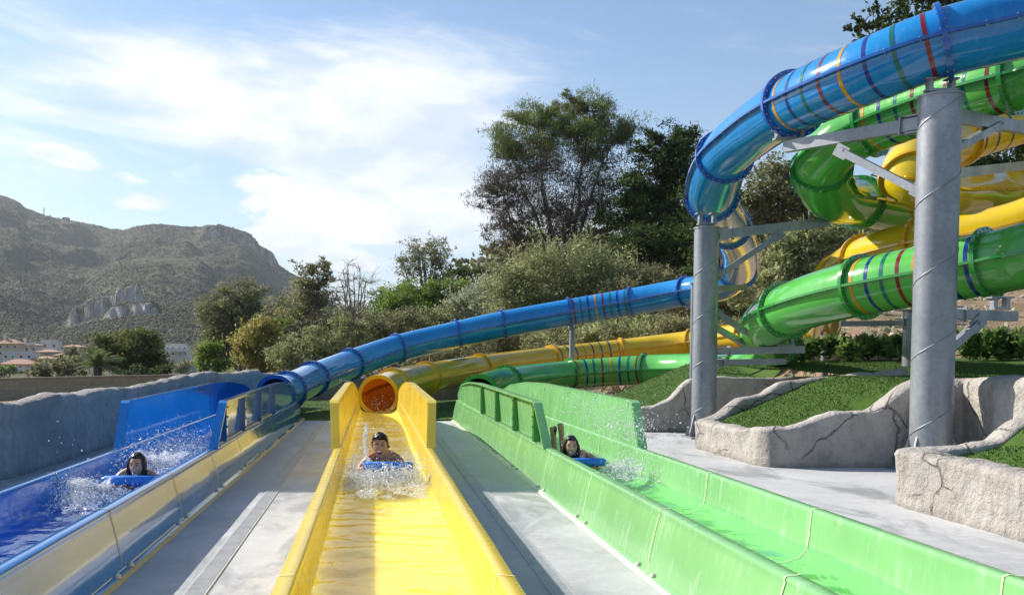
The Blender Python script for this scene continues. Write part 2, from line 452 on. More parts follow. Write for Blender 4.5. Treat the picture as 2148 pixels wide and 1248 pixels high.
def water(name, tint, rough=0.03, refl=0.32):
    t = NT(name); v = t.map(src='Position')
    tr = t.n.new('ShaderNodeBsdfTransparent'); tr.inputs[0].default_value = (*tint, 1)
    gl = t.n.new('ShaderNodeBsdfGlossy'); gl.inputs['Roughness'].default_value = rough; gl.inputs['Color'].default_value = (1, 1, 1, 1)
    fr = t.n.new('ShaderNodeFresnel'); fr.inputs['IOR'].default_value = 1.13
    n = t.n.new('ShaderNodeBump'); n.inputs['Strength'].default_value = 0.4; n.inputs['Distance'].default_value = 0.03
    h = t.noise(t.map((1.0, 0.55, 1), 'Position'), 7, 4, 0.5, 0.6)
    t.l.new(h, n.inputs['Height']); t.l.new(n.outputs[0], gl.inputs['Normal']); t.l.new(n.outputs[0], fr.inputs['Normal'])
    ms = t.n.new('ShaderNodeMixShader'); t.l.new(t.math('MULTIPLY', fr.outputs[0], refl), ms.inputs[0])
    t.l.new(tr.outputs[0], ms.inputs[1]); t.l.new(gl.outputs[0], ms.inputs[2]); t.l.new(ms.outputs[0], t.out.inputs[0])
    return t.m
M['water_b'] = water('water_in_blue_trough', (0.62, 0.80, 0.95))
M['water_y'] = water('water_in_yellow_trough', (0.99, 0.96, 0.84), refl=0.20)
M['water_g'] = water('water_in_green_trough', (0.80, 0.95, 0.86))

def spray(name, tr_amt=0.35):
    t = NT(name)
    t.set(Base_Color=(0.92, 0.94, 0.96), Roughness=0.08, Specular_IOR_Level=0.8)
    tr = t.n.new('ShaderNodeBsdfTransparent')
    ms = t.n.new('ShaderNodeMixShader'); ms.inputs[0].default_value = tr_amt
    t.l.new(t.b.outputs[0], ms.inputs[1]); t.l.new(tr.outputs[0], ms.inputs[2]); t.l.new(ms.outputs[0], t.out.inputs[0])
    return t.m
M['spray'] = spray('water_spray')

# gelcoat under water: the water film takes its gloss away
def submerged(name, col):
    t = NT(name); n = t.noise(t.map(), 2.5, 6, .6)
    t.set(Base_Color=t.ramp(n, [(.3, tuple(c * .88 for c in col)), (.7, tuple(min(1, c * 1.08) for c in col))]), Roughness=.6, Specular_IOR_Level=0.0)
    return t.m
M['blue_wet'] = submerged('blue_flume_bed', (0.008, 0.21, 0.62)); M['yellow_wet'] = submerged('yellow_flume_bed', (0.95, 0.74, 0.08)); M['green_wet'] = submerged('green_flume_bed', (0.22, 0.56, 0.18))

yb_ = M['yellow_wet'].node_tree.nodes['Principled BSDF']     # light soaks through the thin wet shell and evens out
yb_.inputs['Subsurface Weight'].default_value = 1.0; yb_.inputs['Subsurface Scale'].default_value = 0.60; yb_.inputs['Subsurface Radius'].default_value = (1.0, 0.85, 0.25)

def sheetmat():
    t = NT('thin_water_sheet'); v = t.map((1, 1, 1), 'UV' if False else 'Position')
    t.set(Base_Color=(0.95, 0.97, 1.0), Roughness=0.15, Specular_IOR_Level=0.8)
    at = t.n.new('ShaderNodeAttribute'); at.attribute_name = 'edge'
    n = t.noise(v, 42, 6, 0.75, 0.8)
    al = t.ramp(t.math('SUBTRACT', n, t.math('MULTIPLY', at.outputs['Fac'], 0.22)), [(0.36, 0.0), (0.46, 0.65), (0.58, 0.95)])
    tr = t.n.new('ShaderNodeBsdfTransparent'); ms = t.n.new('ShaderNodeMixShader'); t.l.new(al, ms.inputs[0])
    tl = t.n.new('ShaderNodeBsdfTranslucent'); tl.inputs[0].default_value = (.95, .97, 1, 1); m2 = t.n.new('ShaderNodeMixShader'); m2.inputs[0].default_value = .4
    t.l.new(t.b.outputs[0], m2.inputs[1]); t.l.new(tl.outputs[0], m2.inputs[2])
    t.l.new(tr.outputs[0], ms.inputs[1]); t.l.new(m2.outputs[0], ms.inputs[2]); t.l.new(ms.outputs[0], t.out.inputs[0])
    return t.m
M['sheet'] = sheetmat()

# ------------------------------------------------------------------ ground and terrain
def ground_h(x, y):
    r = math.hypot(x, y)
    A = interp([(-9e3, 0), (19, 0.6), (22, 1.15), (26, 1.9), (30, 2.75), (36, 3.4), (45, 4.4), (62, 5.9), (90, 8.0), (150, 9.0), (300, 4), (450, 3), (9e3, 0)], y)
    e0 = interp([(20, 8.2), (30, 10.3), (36, 11.5), (41, 9), (50, 3), (90, -6), (200, -20)], y)
    B = sstep(e0, e0 + interp([(20, 2.6), (36, 4.5), (60, 14), (200, 40)], y), x) * (1 + max(0, min(x, 60) - 10) * 0.010)
    left = interp([(0, 0), (60, -0.2), (250, -5), (350, -1.0), (450, 3), (700, 10), (6000, 0)], r) * (1 - B)
    h = A * B + left
    if r > 20: h += (noise.fractal(Vector((x * 0.25, y * 0.25, 3.3)), 1.0, 2.0, 4) * 0.12) * B
    return h

radii = [0.0] + list(np.concatenate([np.arange(2, 60, 0.8), np.geomspace(60, 6000, 60)]))
angs = list(np.linspace(0, 2 * PI, 361))
g = grid_obj('ground', radii, angs, lambda r, a: (r * math.sin(a), r * math.cos(a),
             ground_h(r * math.sin(a), r * math.cos(a)) - (0.06 if r < 26 else 0.0)), M['earth'])
tag(g, 'bare dry earth around and behind the slides', kind='structure')
bm = MB()
deck_v = [(-12, -6, .004), (4.92, -6, .004), (4.92, 9.35, .004), (9, 9.35, .004), (9, 12.3, .004), (4.92, 12.3, .004), (4.92, 15.2, .004), (8, 15.2, .004), (8, 18, .004),
          (4.92, 18, .004), (4.92, 21.4, .004), (-12, 21.4, .004)]
bm.add(deck_v, [tuple(range(len(deck_v)))])
bm.add([(4.92, -6, .003), (20, -6, .003), (20, 4, .003), (4.92, 4, .003)], [(0, 1, 2, 3)])
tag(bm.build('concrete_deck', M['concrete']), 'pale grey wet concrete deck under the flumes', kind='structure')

# mountain: two ridges at their real distances
RIDGE1 = [(-700, 300), (-400, 330), (-200, 360), (-100, 383), (0, 413), (40, 428), (60, 443), (100, 457), (130, 463), (160, 468), (200, 478), (235, 485), (262, 488), (290, 480), (330, 475),
          (370, 478), (400, 481), (450, 487), (500, 501), (528, 514), (548, 540), (575, 552), (600, 570), (632, 586), (700, 640), (800, 700), (950, 735), (1400, 744)]
RIDGE2 = [(-700, 760), (-200, 758), (40, 745), (74, 705), (90, 670), (118, 622), (168, 589), (210, 560), (252, 540), (337, 528), (420, 541), (471, 575), (540, 612), (640, 655), (760, 710), (900, 742), (1400, 750)]
def ridge(px, d, prof, dr, d0, p):
    H = max(0.0, (YH - interp(prof, px)) / F * dr)
    if d < dr: t = max(0.0, (d - d0) / (dr - d0)); return H * t ** p
    return H * max(0.0, 1 - (d - dr) / 900.0)
def mtn(px, d):
    q = W(px, YH, d); x, y = q.x, q.y
    h1 = ridge(px, d, RIDGE1, 1750, 520, 1.15); h2 = ridge(px, d, RIDGE2, 1150, 480, 1.0)
    k = sstep(480, 900, d)
    rd = noise.fractal(Vector((x * .006, y * .006, 1)), 0.9, 2.1, 7)
    gul = abs(noise.noise(Vector((x * .008, y * .003, 5)))) * -44
    fine = noise.fractal(Vector((x * .03, y * .03, 9)), 0.8, 2.0, 5) * 2.2 * (1 - .6 * math.exp(-((d - 1750) / 150) ** 2))
    crest1 = 1 - math.exp(-((d - 1750) / 150) ** 2) * 0.85
    crest2 = 1 - math.exp(-((d - 1150) / 110) ** 2) * 0.75
    n1 = (rd * 18 + gul * .8) * crest1; n2 = (rd * 10 + gul * .5) * crest2
    a, b = h1 + n1 * k + fine * k, h2 + n2 * k + fine * k
    # pale limestone cliffs stepped into the spur
    def cliff(c0, c1, dc, hgt, wob):
        m = sstep(c0 - 15, c0 + 12, px) * (1 - sstep(c1 - 12, c1 + 15, px))
        dd = dc + noise.noise(Vector((px * .05, 0, wob))) * 14 + noise.noise(Vector((px * .2, 0, wob))) * 5
        return m * hgt * (sstep(dd - 2, dd + 2.5, d) - sstep(dd - 90, dd - 4, d) * 0 - sstep(dd + 5, dd + 160, d)), m, dd
    c, m1, d1 = cliff(145, 300, 738, 15, 2.0)
    b += c
    c, m2, d2 = cliff(225, 325, 632, 6, 5.0)
    b += c
    c, m3, d3 = cliff(425, 580, 1600, 20, 8.0)
    a += c
    lim = max(m1 * max(0, 1 - abs(d - d1 + 1) / 8.0), m2 * max(0, 1 - abs(d - d2) / 5.0), 0.4 * m3 * max(0, 1 - abs(d - d3) / 10.0) if a > b else 0)
    return Vector((x, y, max(a, b) + interp([(450, -4), (520, 2), (900, -6), (1750, 4), (2600, -20)], d) + EYE)), lim

def mtn_mesh():
    pxs = np.linspace(-700, 1400, 421)
    ds = np.concatenate([np.linspace(450, 612, 20), np.arange(615, 652, 2.5), np.linspace(656, 712, 8), np.arange(715, 765, 2.0), np.linspace(770, 1220, 70), np.linspace(1235, 1530, 30), np.arange(1534, 1600, 4.5), np.linspace(1606, 1850, 44), np.linspace(1870, 2600, 20)])
    V, L = [], []
    for p in pxs:
        for d in ds:
            v, l = mtn(p, d); V.append(v); L.append(l)
    nu, nv = len(pxs), len(ds)
    i, j = np.meshgrid(np.arange(nu - 1), np.arange(nv - 1), indexing='ij'); a = (i * nv + j).ravel()
    t = NT('scrub_and_limestone'); v = t.map(src='Position')
    at = t.n.new('ShaderNodeAttribute'); at.attribute_name = 'lime'
    n1 = t.noise(v, .02, 8, 0.7); n2 = t.noise(v, .12, 6, 0.75)
    soil = t.ramp(n1, [(0.3, (0.075, 0.085, 0.045)), (0.55, (0.130, 0.125, 0.078)), (0.75, (0.220, 0.195, 0.140))])
    soil = t.mix(t.ramp(n2, [(0.56, 0.0), (0.68, 0.65)]), soil, (0.34, 0.32, 0.29))
    soil = t.mix(t.ramp(n2, [(0.36, 0.7), (0.48, 0.0)]), soil, (0.070, 0.080, 0.036))
    soil = t.mix(t.ramp(t.noise(v, .007, 5, .6), [(.42, .75), (.56, 0.0)]), soil, (0.050, 0.066, 0.030))
    st = t.noise(t.map((1, 1, 0.12), 'Position'), .16, 7, 0.72)
    lime = t.ramp(st, [(0.35, (0.24, 0.20, 0.16)), (0.5, (0.60, 0.55, 0.48)), (0.68, (0.88, 0.84, 0.78))])
    t.set(Base_Color=t.mix(t.math('MULTIPLY', at.outputs['Fac'], t.ramp(t.noise(v, .09, 6, .7), [(.38, .15), (.50, 1.0)])), soil, lime), Roughness=0.95, Specular_IOR_Level=0.1)
    t.bump(n2, 1.0, 5.0)
    me = np_mesh('mountain', V, np.stack([a, a + nv, a + nv + 1, a + 1], 1), t.m, smooth=False, attrs={'lime': ('POINT', np.clip(np.array(L) * 1.6, 0, 1))})
    return tag(link('mountain', me), 'rocky scrub mountain ridge with pale limestone cliffs behind the village', kind='structure')
mtn_mesh()

rng = np.random.default_rng(7)
def blob_cloud(name, P, R, mat, seed=1, squash=0.75, tint=None):
    """one mesh of many small irregular bushes (octahedral, jittered)"""
    r = np.random.default_rng(seed); n = len(P)
    base = []
    for a_ in range(6): base.append((math.cos(a_ * PI / 3), math.sin(a_ * PI / 3), 0.15))
    for a_ in range(3): base.append((.55 * math.cos(a_ * 2.1 + .5), .55 * math.sin(a_ * 2.1 + .5), 0.85))
    base += [(0, 0, -0.6)]
    base = np.array(base); k = len(base)
    fs = [(0, 1, 6), (1, 2, 6), (2, 7, 6), (2, 3, 7), (3, 4, 7), (4, 8, 7), (4, 5, 8), (5, 0, 8), (0, 6, 8), (6, 7, 8)] + [(i, 9, (i + 1) % 6) for i in range(6)]
    fs = np.array(fs)
    V = base[None] * (0.7 + 0.6 * r.random((n, k, 1))) * R[:, None, None]
    V[:, :, 2] *= squash
    th = r.random(n) * 6.28; c, s = np.cos(th)[:, None], np.sin(th)[:, None]
    x = V[:, :, 0] * c - V[:, :, 1] * s; y = V[:, :, 0] * s + V[:, :, 1] * c
    V[:, :, 0], V[:, :, 1] = x, y
    V += P[:, None, :]
    Fc = (fs[None] + (np.arange(n) * k)[:, None, None]).reshape(-1, 3)
    tt = np.repeat(tint if tint is not None else r.random(n), len(fs))
    return np_mesh(name, V.reshape(-1, 3), Fc, mat, smooth=True, attrs={'tint': ('FACE', tt)})
M['scrub'] = foliage('mountain_scrub', (0.045, 0.062, 0.026), (0.070, 0.084, 0.036), (0.105, 0.108, 0.055), trans=0.4)
P, R = [], []
for i in range(120000):
    px = rng.uniform(-500, 1000); d = rng.uniform(500, 1760) if rng.random() < .7 else rng.uniform(500, 1150)
    v, l = mtn(px, d)
    dn = noise.fractal(Vector((v.x * .012, v.y * .012, 4)), 1, 2, 4)
    low = 1 - sstep(20, 120, v.z)
    if l > 0.05 or rng.random() > 0.50 + dn * 0.9 + low * .45: continue
    r_ = rng.uniform(.5, 1.35) * (d / 1250) * (1 + low * rng.random() * .9); P.append((v.x, v.y, v.z + r_ * .1)); R.append(r_)
tag(link('shrub_cover', blob_cloud('shrub_cover', np.array(P), np.array(R), M['scrub'], 3)), 'dark shrubs and small pines scattered over the mountain slopes', kind='stuff')

# ------------------------------------------------------------------ slides
RB = 0.40
def catmull(P, n=12):
    pts, idx = [], []
    Q = [P[0] * 2 - P[1]] + P + [P[-1] * 2 - P[-2]]
    for i in range(1, len(Q) - 2):
        p0, p1, p2, p3 = Q[i - 1], Q[i], Q[i + 1], Q[i + 2]
        t0 = 0.0; t1 = t0 + max(1e-4, (p1 - p0).length) ** .5; t2 = t1 + (p2 - p1).length ** .5; t3 = t2 + max(1e-4, (p3 - p2).length) ** .5
        idx.append(len(pts))
        for k in range(n):
            t = lerp(t1, t2, k / n)
            A1 = p0 * ((t1 - t) / (t1 - t0)) + p1 * ((t - t0) / (t1 - t0)); A2 = p1 * ((t2 - t) / (t2 - t1)) + p2 * ((t - t1) / (t2 - t1)); A3 = p2 * ((t3 - t) / (t3 - t2)) + p3 * ((t - t2) / (t3 - t2))
            B1 = A1 * ((t2 - t) / (t2 - t0)) + A2 * ((t - t0) / (t2 - t0)); B2 = A2 * ((t3 - t) / (t3 - t1)) + A3 * ((t - t1) / (t3 - t1))
            pts.append(B1 * ((t2 - t) / (t2 - t1)) + B2 * ((t - t1) / (t2 - t1)))
    idx.append(len(pts)); pts.append(P[-1].copy())
    return pts, idx

def smooth_pts(pts, it=6):
    for _ in range(it):
        pts = [pts[0]] + [(pts[i - 1] + pts[i] * 2 + pts[i + 1]) / 4 for i in range(1, len(pts) - 1)] + [pts[-1]]
    return pts

def frame(pts, i):
    T = (pts[min(i + 1, len(pts) - 1)] - pts[max(0, i - 1)]).normalized()
    S = T.cross(Vector((0, 0, 1))).normalized(); N = S.cross(T)
    return T, S, N

def ring_mesh(name, r0, r1, th, mats, bolts=26):
    b = MB(); n = 56
    for (za, zb, ra, rb) in ((-th / 2, -th / 2, r0, r1), (-th / 2, th / 2, r1, r1), (th / 2, th / 2, r1, r0), (th / 2, -th / 2, r0, r0)):
        vs = []
        for k in range(n):
            a = 2 * PI * k / n; vs += [(ra * math.cos(a), za, ra * math.sin(a)), (rb * math.cos(a), zb, rb * math.sin(a))]
        b.add(vs, [(2 * k, 2 * k + 1, (2 * k + 3) % (2 * n), (2 * k + 2) % (2 * n)) for k in range(n)], 0, za != zb)
    for k in range(bolts):
        a = 2 * PI * (k + .5) / bolts; rm = (RB + r1) / 2 + .006
        for sg in (-1, 1):
            b.tube([(rm * math.cos(a), sg * th / 2, rm * math.sin(a)), (rm * math.cos(a), sg * (th / 2 + .012), rm * math.sin(a))], 0.012, 6, 1, True, False)
    me = bpy.data.meshes.new(name); me.from_pydata(b.v, [], b.f)
    for m in mats: me.materials.append(m)
    me.polygons.foreach_set('material_index', b.m); me.polygons.foreach_set('use_smooth', b.sm); me.update()
    return me
def band_mesh(name, mat, w=0.05, r=RB + 0.0035):
    b = MB(); n = 64; vs = []
    for k in range(n):
        a = 2 * PI * k / n
        for y in (-w / 2, w / 2): vs.append((r * math.cos(a), y, r * math.sin(a)))
    b.add(vs, [(2 * k, 2 * k + 1, (2 * k + 3) % (2 * n), (2 * k + 2) % (2 * n)) for k in range(n)], 0, True)
    me = bpy.data.meshes.new(name); me.from_pydata(b.v, [], b.f); me.materials.append(mat); me.polygons.foreach_set('use_smooth', b.sm); me.update()
    return me
BAND = {k: band_mesh('stripe', M[v]) for k, v in dict(r='s_red', y='s_yellow', n='s_navy', t='s_teal').items()}

def place(name, me, root, mat4, label=None):
    o = bpy.data.objects.new(name, me); COL.objects.link(o); o.parent = root
    o.matrix_parent_inverse = Matrix.Translation(-wloc(root)); o.matrix_basis = mat4
    if label: o['label'] = label
    return o

def xf(p, T, S, N):
    return Matrix(((S.x, T.x, N.x, p.x), (S.y, T.y, N.y, p.y), (S.z, T.z, N.z, p.z), (0, 0, 0, 1)))

def sweep(b, pts, lo, hi, r, ph0, ph1, n, m=0, inward=False):
    vs, fs = [], []
    cnt = hi - lo + 1
    for i in range(lo, hi + 1):
        T, S, N = frame(pts, i)
        for k in range(n + 1):
            a = lerp(ph0, ph1, k / n); vs.append(pts[i] + (S * math.cos(a) + N * math.sin(a)) * r)
    w = n + 1
    for i in range(cnt - 1):
        for k in range(n):
            f = (i * w + k, i * w + k + 1, (i + 1) * w + k + 1, (i + 1) * w + k)
            fs.append(f[::-1] if not inward else f)
    b.add(vs, fs, m, True)

def build_tube(root, ctrl, mat, mat_in, mat_fl, stripes, mouth):
    """ctrl: list of (px,py,width px,flag) or ('w',Vector,flag); first is the mouth"""
    P, fl = [], []
    for c in ctrl:
        if c[0] == 'w': P.append(c[1]); fl.append(c[2])
        else: P.append(W(c[0], c[1], 2 * RB * F / c[2])); fl.append(c[3])
    P[0] = Vector(mouth)
    P = [P[0] + Vector((0, -0.6, -0.02))] + P
    pts, idx = catmull(P, 14)
    pts = smooth_pts(pts, 10)
    pts = pts[14:]; idx = [i - 14 for i in idx[1:]]
    cuts = [idx[i] for i in range(len(fl)) if fl[i] in 'FM'] + [len(pts) - 1]
    ringm = ring_mesh('flange', RB, RB * 1.17, 0.055, [mat_fl, M['steel']])
    mring = ring_mesh('mouth_ring', RB * 0.93, RB * 1.14, 0.11, [mat_fl, M['steel']], 0)
    for a, b_ in zip(cuts[:-1], cuts[1:]):
        b = MB()
        sweep(b, pts, a, b_, RB, 0, 2 * PI, 44)
        sweep(b, pts, a, b_, RB - .02, 0, 2 * PI, 44, 1, True)
        b.build('tube_section', [mat, mat_in], root)
    for ci, i in enumerate(cuts):
        T, S, N = frame(pts, i)
        place('flange' if ci else 'mouth_ring', ringm if ci else mring, root, xf(pts[i], T, S, N))
    # the bolted seam that runs along both sides, where upper and lower halves meet
    for sg in (-1, 1):
        for a, b_ in zip(cuts[:-1], cuts[1:]):
            b = MB(); vs = []
            for i in range(a, b_ + 1):
                T, S, N = frame(pts, i); p = pts[i]
                for (s_, n_) in ((RB - .01, -.018), (RB + .062, -.018), (RB + .062, .018), (RB - .01, .018)): vs.append(p + S * sg * s_ + N * n_)
            c = b_ - a + 1
            fs = [(4 * k + j, 4 * k + (j + 1) % 4, 4 * (k + 1) + (j + 1) % 4, 4 * (k + 1) + j) for k in range(c - 1) for j in range(4)]
            b.add(vs, fs if sg < 0 else [f[::-1] for f in fs], 0, False)
            L = 0
            for i in range(a + 1, b_):
                L += (pts[i] - pts[i - 1]).length
                if L > 0.30:
                    L = 0; T, S, N = frame(pts, i)
                    for s2 in (-1, 1):
                        q = pts[i] + S * sg * (RB + .036) + N * s2 * .018
                        b.tube([q, q + N * s2 * .012], .011, 5, 1, True, False)
            b.build('side_seam', [mat_fl, M['steel']], root)
    for (k0, cols) in stripes:
        a, b_ = cuts[k0], cuts[k0 + 1]
        acc = [0.0]
        for i in range(a + 1, b_ + 1): acc.append(acc[-1] + (pts[i] - pts[i - 1]).length)
        for q, c in enumerate(cols):
            s = acc[-1] * (q + 0.55) / (len(cols) + 0.05)
            j = int(np.searchsorted(acc, s)); j = min(max(1, j), len(acc) - 1)
            t = (s - acc[j - 1]) / (acc[j] - acc[j - 1]); p = pts[a + j - 1].lerp(pts[a + j], t)
            T, S, N = frame(pts, a + j - 1); T2, S2, N2 = frame(pts, a + j)
            T = T.lerp(T2, t).normalized(); S = T.cross(Vector((0, 0, 1))).normalized(); N = S.cross(T)
            o = place('stripe', BAND[c], root, xf(p, T, S, N))
            o['label'] = {'r': 'dark red', 'y': 'orange yellow', 'n': 'navy blue', 't': 'teal green'}[c] + ' band'
    return pts, cuts

FL_Y0, FL_Y1 = 1.2, 22.0
WING_T = [(10.42, .42), (10.85, .87), (16.7, .91), (18.5, .88), (20.4, .78), (21.5, .62), (22.0, .50)]
def flume(root, xc, col, seal, bolt_side):
    mf = M[col + '_flume']
    # half profile x (from centre), z : outer foot -> rim -> inner floor
    prof = [(.625, .012), (.618, .03), (.592, .035), (.588, .05), (.579, .11), (.566, .18), (.553, .24), (.539, .30), (.523, .36), (.513, .392), (.518, .408), (.508, .420), (.446, .425), (.434, .415), (.430, .390), (.419, .25), (.405, .17), (.36, .115), (.28, .088), (.13, .075), (0, .072)]
    full = [(-x, z) for x, z in prof] + [(x, z) for x, z in prof[::-1][1:]]
    ys = list(np.arange(FL_Y0, FL_Y1 + .01, 0.4))
    def fn(y, k):
        x, z = full[k]; z = z + (.055 if col == 'yellow' and abs(x) < .425 and z < .3 else 0); wv = 0.004 * noise.noise(Vector((xc + x, y * 1.3, z * 3)))
        e = sstep(20.3, 22.0, y)
        return (xc + x * (1 - .05 * e) + wv, y, z)
    tr_ = grid_obj('trough', ys, list(range(len(full))), fn, mf, root); tr_.data.materials.append(M[col + '_wet'])
    nk = len(full) - 1; tr_.data.polygons.foreach_set('material_index', [1 if 16 <= (i % nk) <= nk - 17 else 0 for i in range(len(tr_.data.polygons))])
    # panel joints
    for y in (2.35, 4.3, 6.2, 8.15, 10.1, 12.05, 14.0, 15.9, 17.9, 19.9):
        b = MB(); vs = []
        for (x, z) in full:
            dx = .004 if x > 0 else -.004
            for yy in (y - .007, y + .007): vs.append((xc + x + (dx if z > .06 and abs(x) > .44 else -dx), yy, z + (.004 if abs(x) < .5 else .002)))
        b.add(vs, [(2 * k, 2 * k + 1, 2 * k + 3, 2 * k + 2) for k in range(len(full) - 1)])
        b.build('joint_strip', M[seal], root)
    # foot bead and anchor bolts
    for sg in (-1, 1):
        b = MB(); vs = []
        for k, y in enumerate(ys):
            j = .008 * noise.noise(Vector((y * 3, sg, xc)))
            vs += [(xc + sg * .618, y, .028), (xc + sg * (.645 + j), y, .006)]
        b.add(vs, [(2 * k, 2 * k + 1, 2 * k + 3, 2 * k + 2) if sg > 0 else (2 * k, 2 * k + 2, 2 * k + 3, 2 * k + 1) for k in range(len(ys) - 1)])
        b.build('foot_bead', M[seal], root)
    capm = MB(); capm.tube([(0, 0, 0), (0, 0, .012), (0, 0, .024), (0, 0, .028)], [.024, .022, .012, .002], 10)
    ob = None
    for sg in (-1, 1):
        for y in (2.35, 4.3, 6.2, 8.15, 10.1, 12.05, 14.0, 15.9, 17.9, 19.9):
            for dy in (-.17, .17):
                if ob is None:
                    ob = capm.build('anchor_bolt_cap', M['cap'], root, False); cm = ob.data
                    ob.matrix_parent_inverse = Matrix.Translation(-wloc(root)); o = ob
                else: o = place('anchor_bolt_cap', cm, root, Matrix.Identity(4))
                o.matrix_basis = Matrix.Translation((xc + sg * .60, y + dy, .030))
    # high splash panels either side near the mouth
    for sg in (-1, 1):
        zt = lambda y: interp(WING_T, y)
        wy = [10.42, 10.6, 10.85] + list(np.arange(11.2, 22.01, 0.3)) + [22.0]
        xin = lambda y: .452 - .03 * sstep(20, 22, y)
        b = MB(); vs = []
        for y in wy:
            z0, z1 = .41, max(.43, zt(y)); x0 = xin(y)
            lean = lambda z: .035 * (z - .42) / .45
            for (x, z) in ((x0, z0), (x0 + lean(z1), z1), (x0 + lean(z1) + .022, z1), (x0 + .022, z0)): vs.append((xc + sg * x, y, z))
        n = len(wy)
        fs = [(4 * k + j, 4 * k + (j + 1) % 4, 4 * (k + 1) + (j + 1) % 4, 4 * (k + 1) + j) for k in range(n - 1) for j in range(3)] + [(0, 3, 2, 1), (4 * n - 4, 4 * n - 3, 4 * n - 2, 4 * n - 1)]
        b.add(vs, [f if sg < 0 else f[::-1] for f in fs])
        pan = b.build('splash_panel', mf, root)
        # rolled lip along the top and down the sloping front edge
        b = MB(); vs = []
        path = [(10.36, .415), (10.50, .56), (10.66, .72), (10.80, .862), (10.86, .885)] + [(y, zt(y) + .012) for y in wy if y > 10.95]
        for i, (y, z) in enumerate(path):
            a = path[max(0, i - 1)]; c = path[min(len(path) - 1, i + 1)]
            t = Vector((0, c[0] - a[0], c[1] - a[1])).normalized(); nn = Vector((0, -t.z, t.y))
            x0 = xin(y) + .035 * (z - .42) / .45
            wd = .088 if y < 17 else lerp(.088, .03, sstep(17, 22, y))
            for (x, o_) in ((x0 - .004, -.012), (x0 - .004, .012), (x0 + wd, .012), (x0 + wd, -.012)):
                vs.append(Vector((xc + sg * x, y, z)) + nn * o_)
        n = len(path)
        fs = [(4 * k + j, 4 * k + (j + 1) % 4, 4 * (k + 1) + (j + 1) % 4, 4 * (k + 1) + j) for k in range(n - 1) for j in range(4)] + [(0, 3, 2, 1), (4 * n - 4, 4 * n - 3, 4 * n - 2, 4 * n - 1)]
        b.add(vs, [f if sg < 0 else f[::-1] for f in fs])
        b.build('panel_lip', mf, root)
        b = MB()      # ledge where the panel is bolted to the rim, with its row of bolts
        b.box((xc + sg * .492, 13.6, .432), (.05, 6.2, .014), None, 0)
        for y in np.arange(10.7, 16.6, .12): b.tube([(xc + sg * .497, y, .439), (xc + sg * .497, y, .449)], .011, 6, 1, True, False)
        b.build('bolted_ledge', [mf, M['steel']], root)
        for y in (10.95, 12.55, 14.35, 16.3):
            b = MB(); x0 = .474
            b.box((xc + sg * (x0 + .040), y, .655), (.066, .016, .43), None, 0)
            b.box((xc + sg * (x0 + .070), y + .045, .655), (.010, .10, .43), None, 0)
            for z in (.49, .60, .71, .82): b.tube([(xc + sg * (x0 + .074), y + .05, z), (xc + sg * (x0 + .088), y + .05, z)], .013, 6, 1, True, False)
            b.build('panel_rib', [M[col + '_dark'], M['steel']], root)

def water_sheet(xc, mat, label, amp=0.014, seed=0.0):
    xs = np.linspace(-.412, .412, 20); ys = np.concatenate([np.arange(1.25, 12, .045), np.arange(12, 22.2, .12)])
    def fn(y, x):
        v = Vector((x * 3.0 + seed, y * 4.2, seed))
        h = noise.fractal(v, 1.0, 2.0, 3) * amp + noise.noise(Vector((x * 1.1, y * 1.1, seed + 3))) * amp * 1.4
        return (xc + x, y, (.235 if xc == XY else .185) + h)
    o = grid_obj('water', list(ys), list(xs), fn, mat)
    return tag(o, label, kind='structure')

XB, XY, XG = -2.16, 0.10, 2.30
def slide(name_label, xc, col, ctrl, stripes, mat_in, seal):
    root = empty('water_slide', (xc, FL_Y1, 0), name_label, 'water slide', 'enclosed tube water slides')
    flume(root, xc, col, seal, 1)
    pts, cuts = build_tube(root, ctrl, M[col], mat_in, M[col + '_dark'], stripes, (xc, 22.05, .52))
    return root, pts, cuts

def loop(pts):   # plan points (camera right, depth) with world heights
    out = []
    for (xc_, d, z) in pts:
        out.append(('w', Vector((xc_ + .138 * d, d, z)), 'F'))
    return out

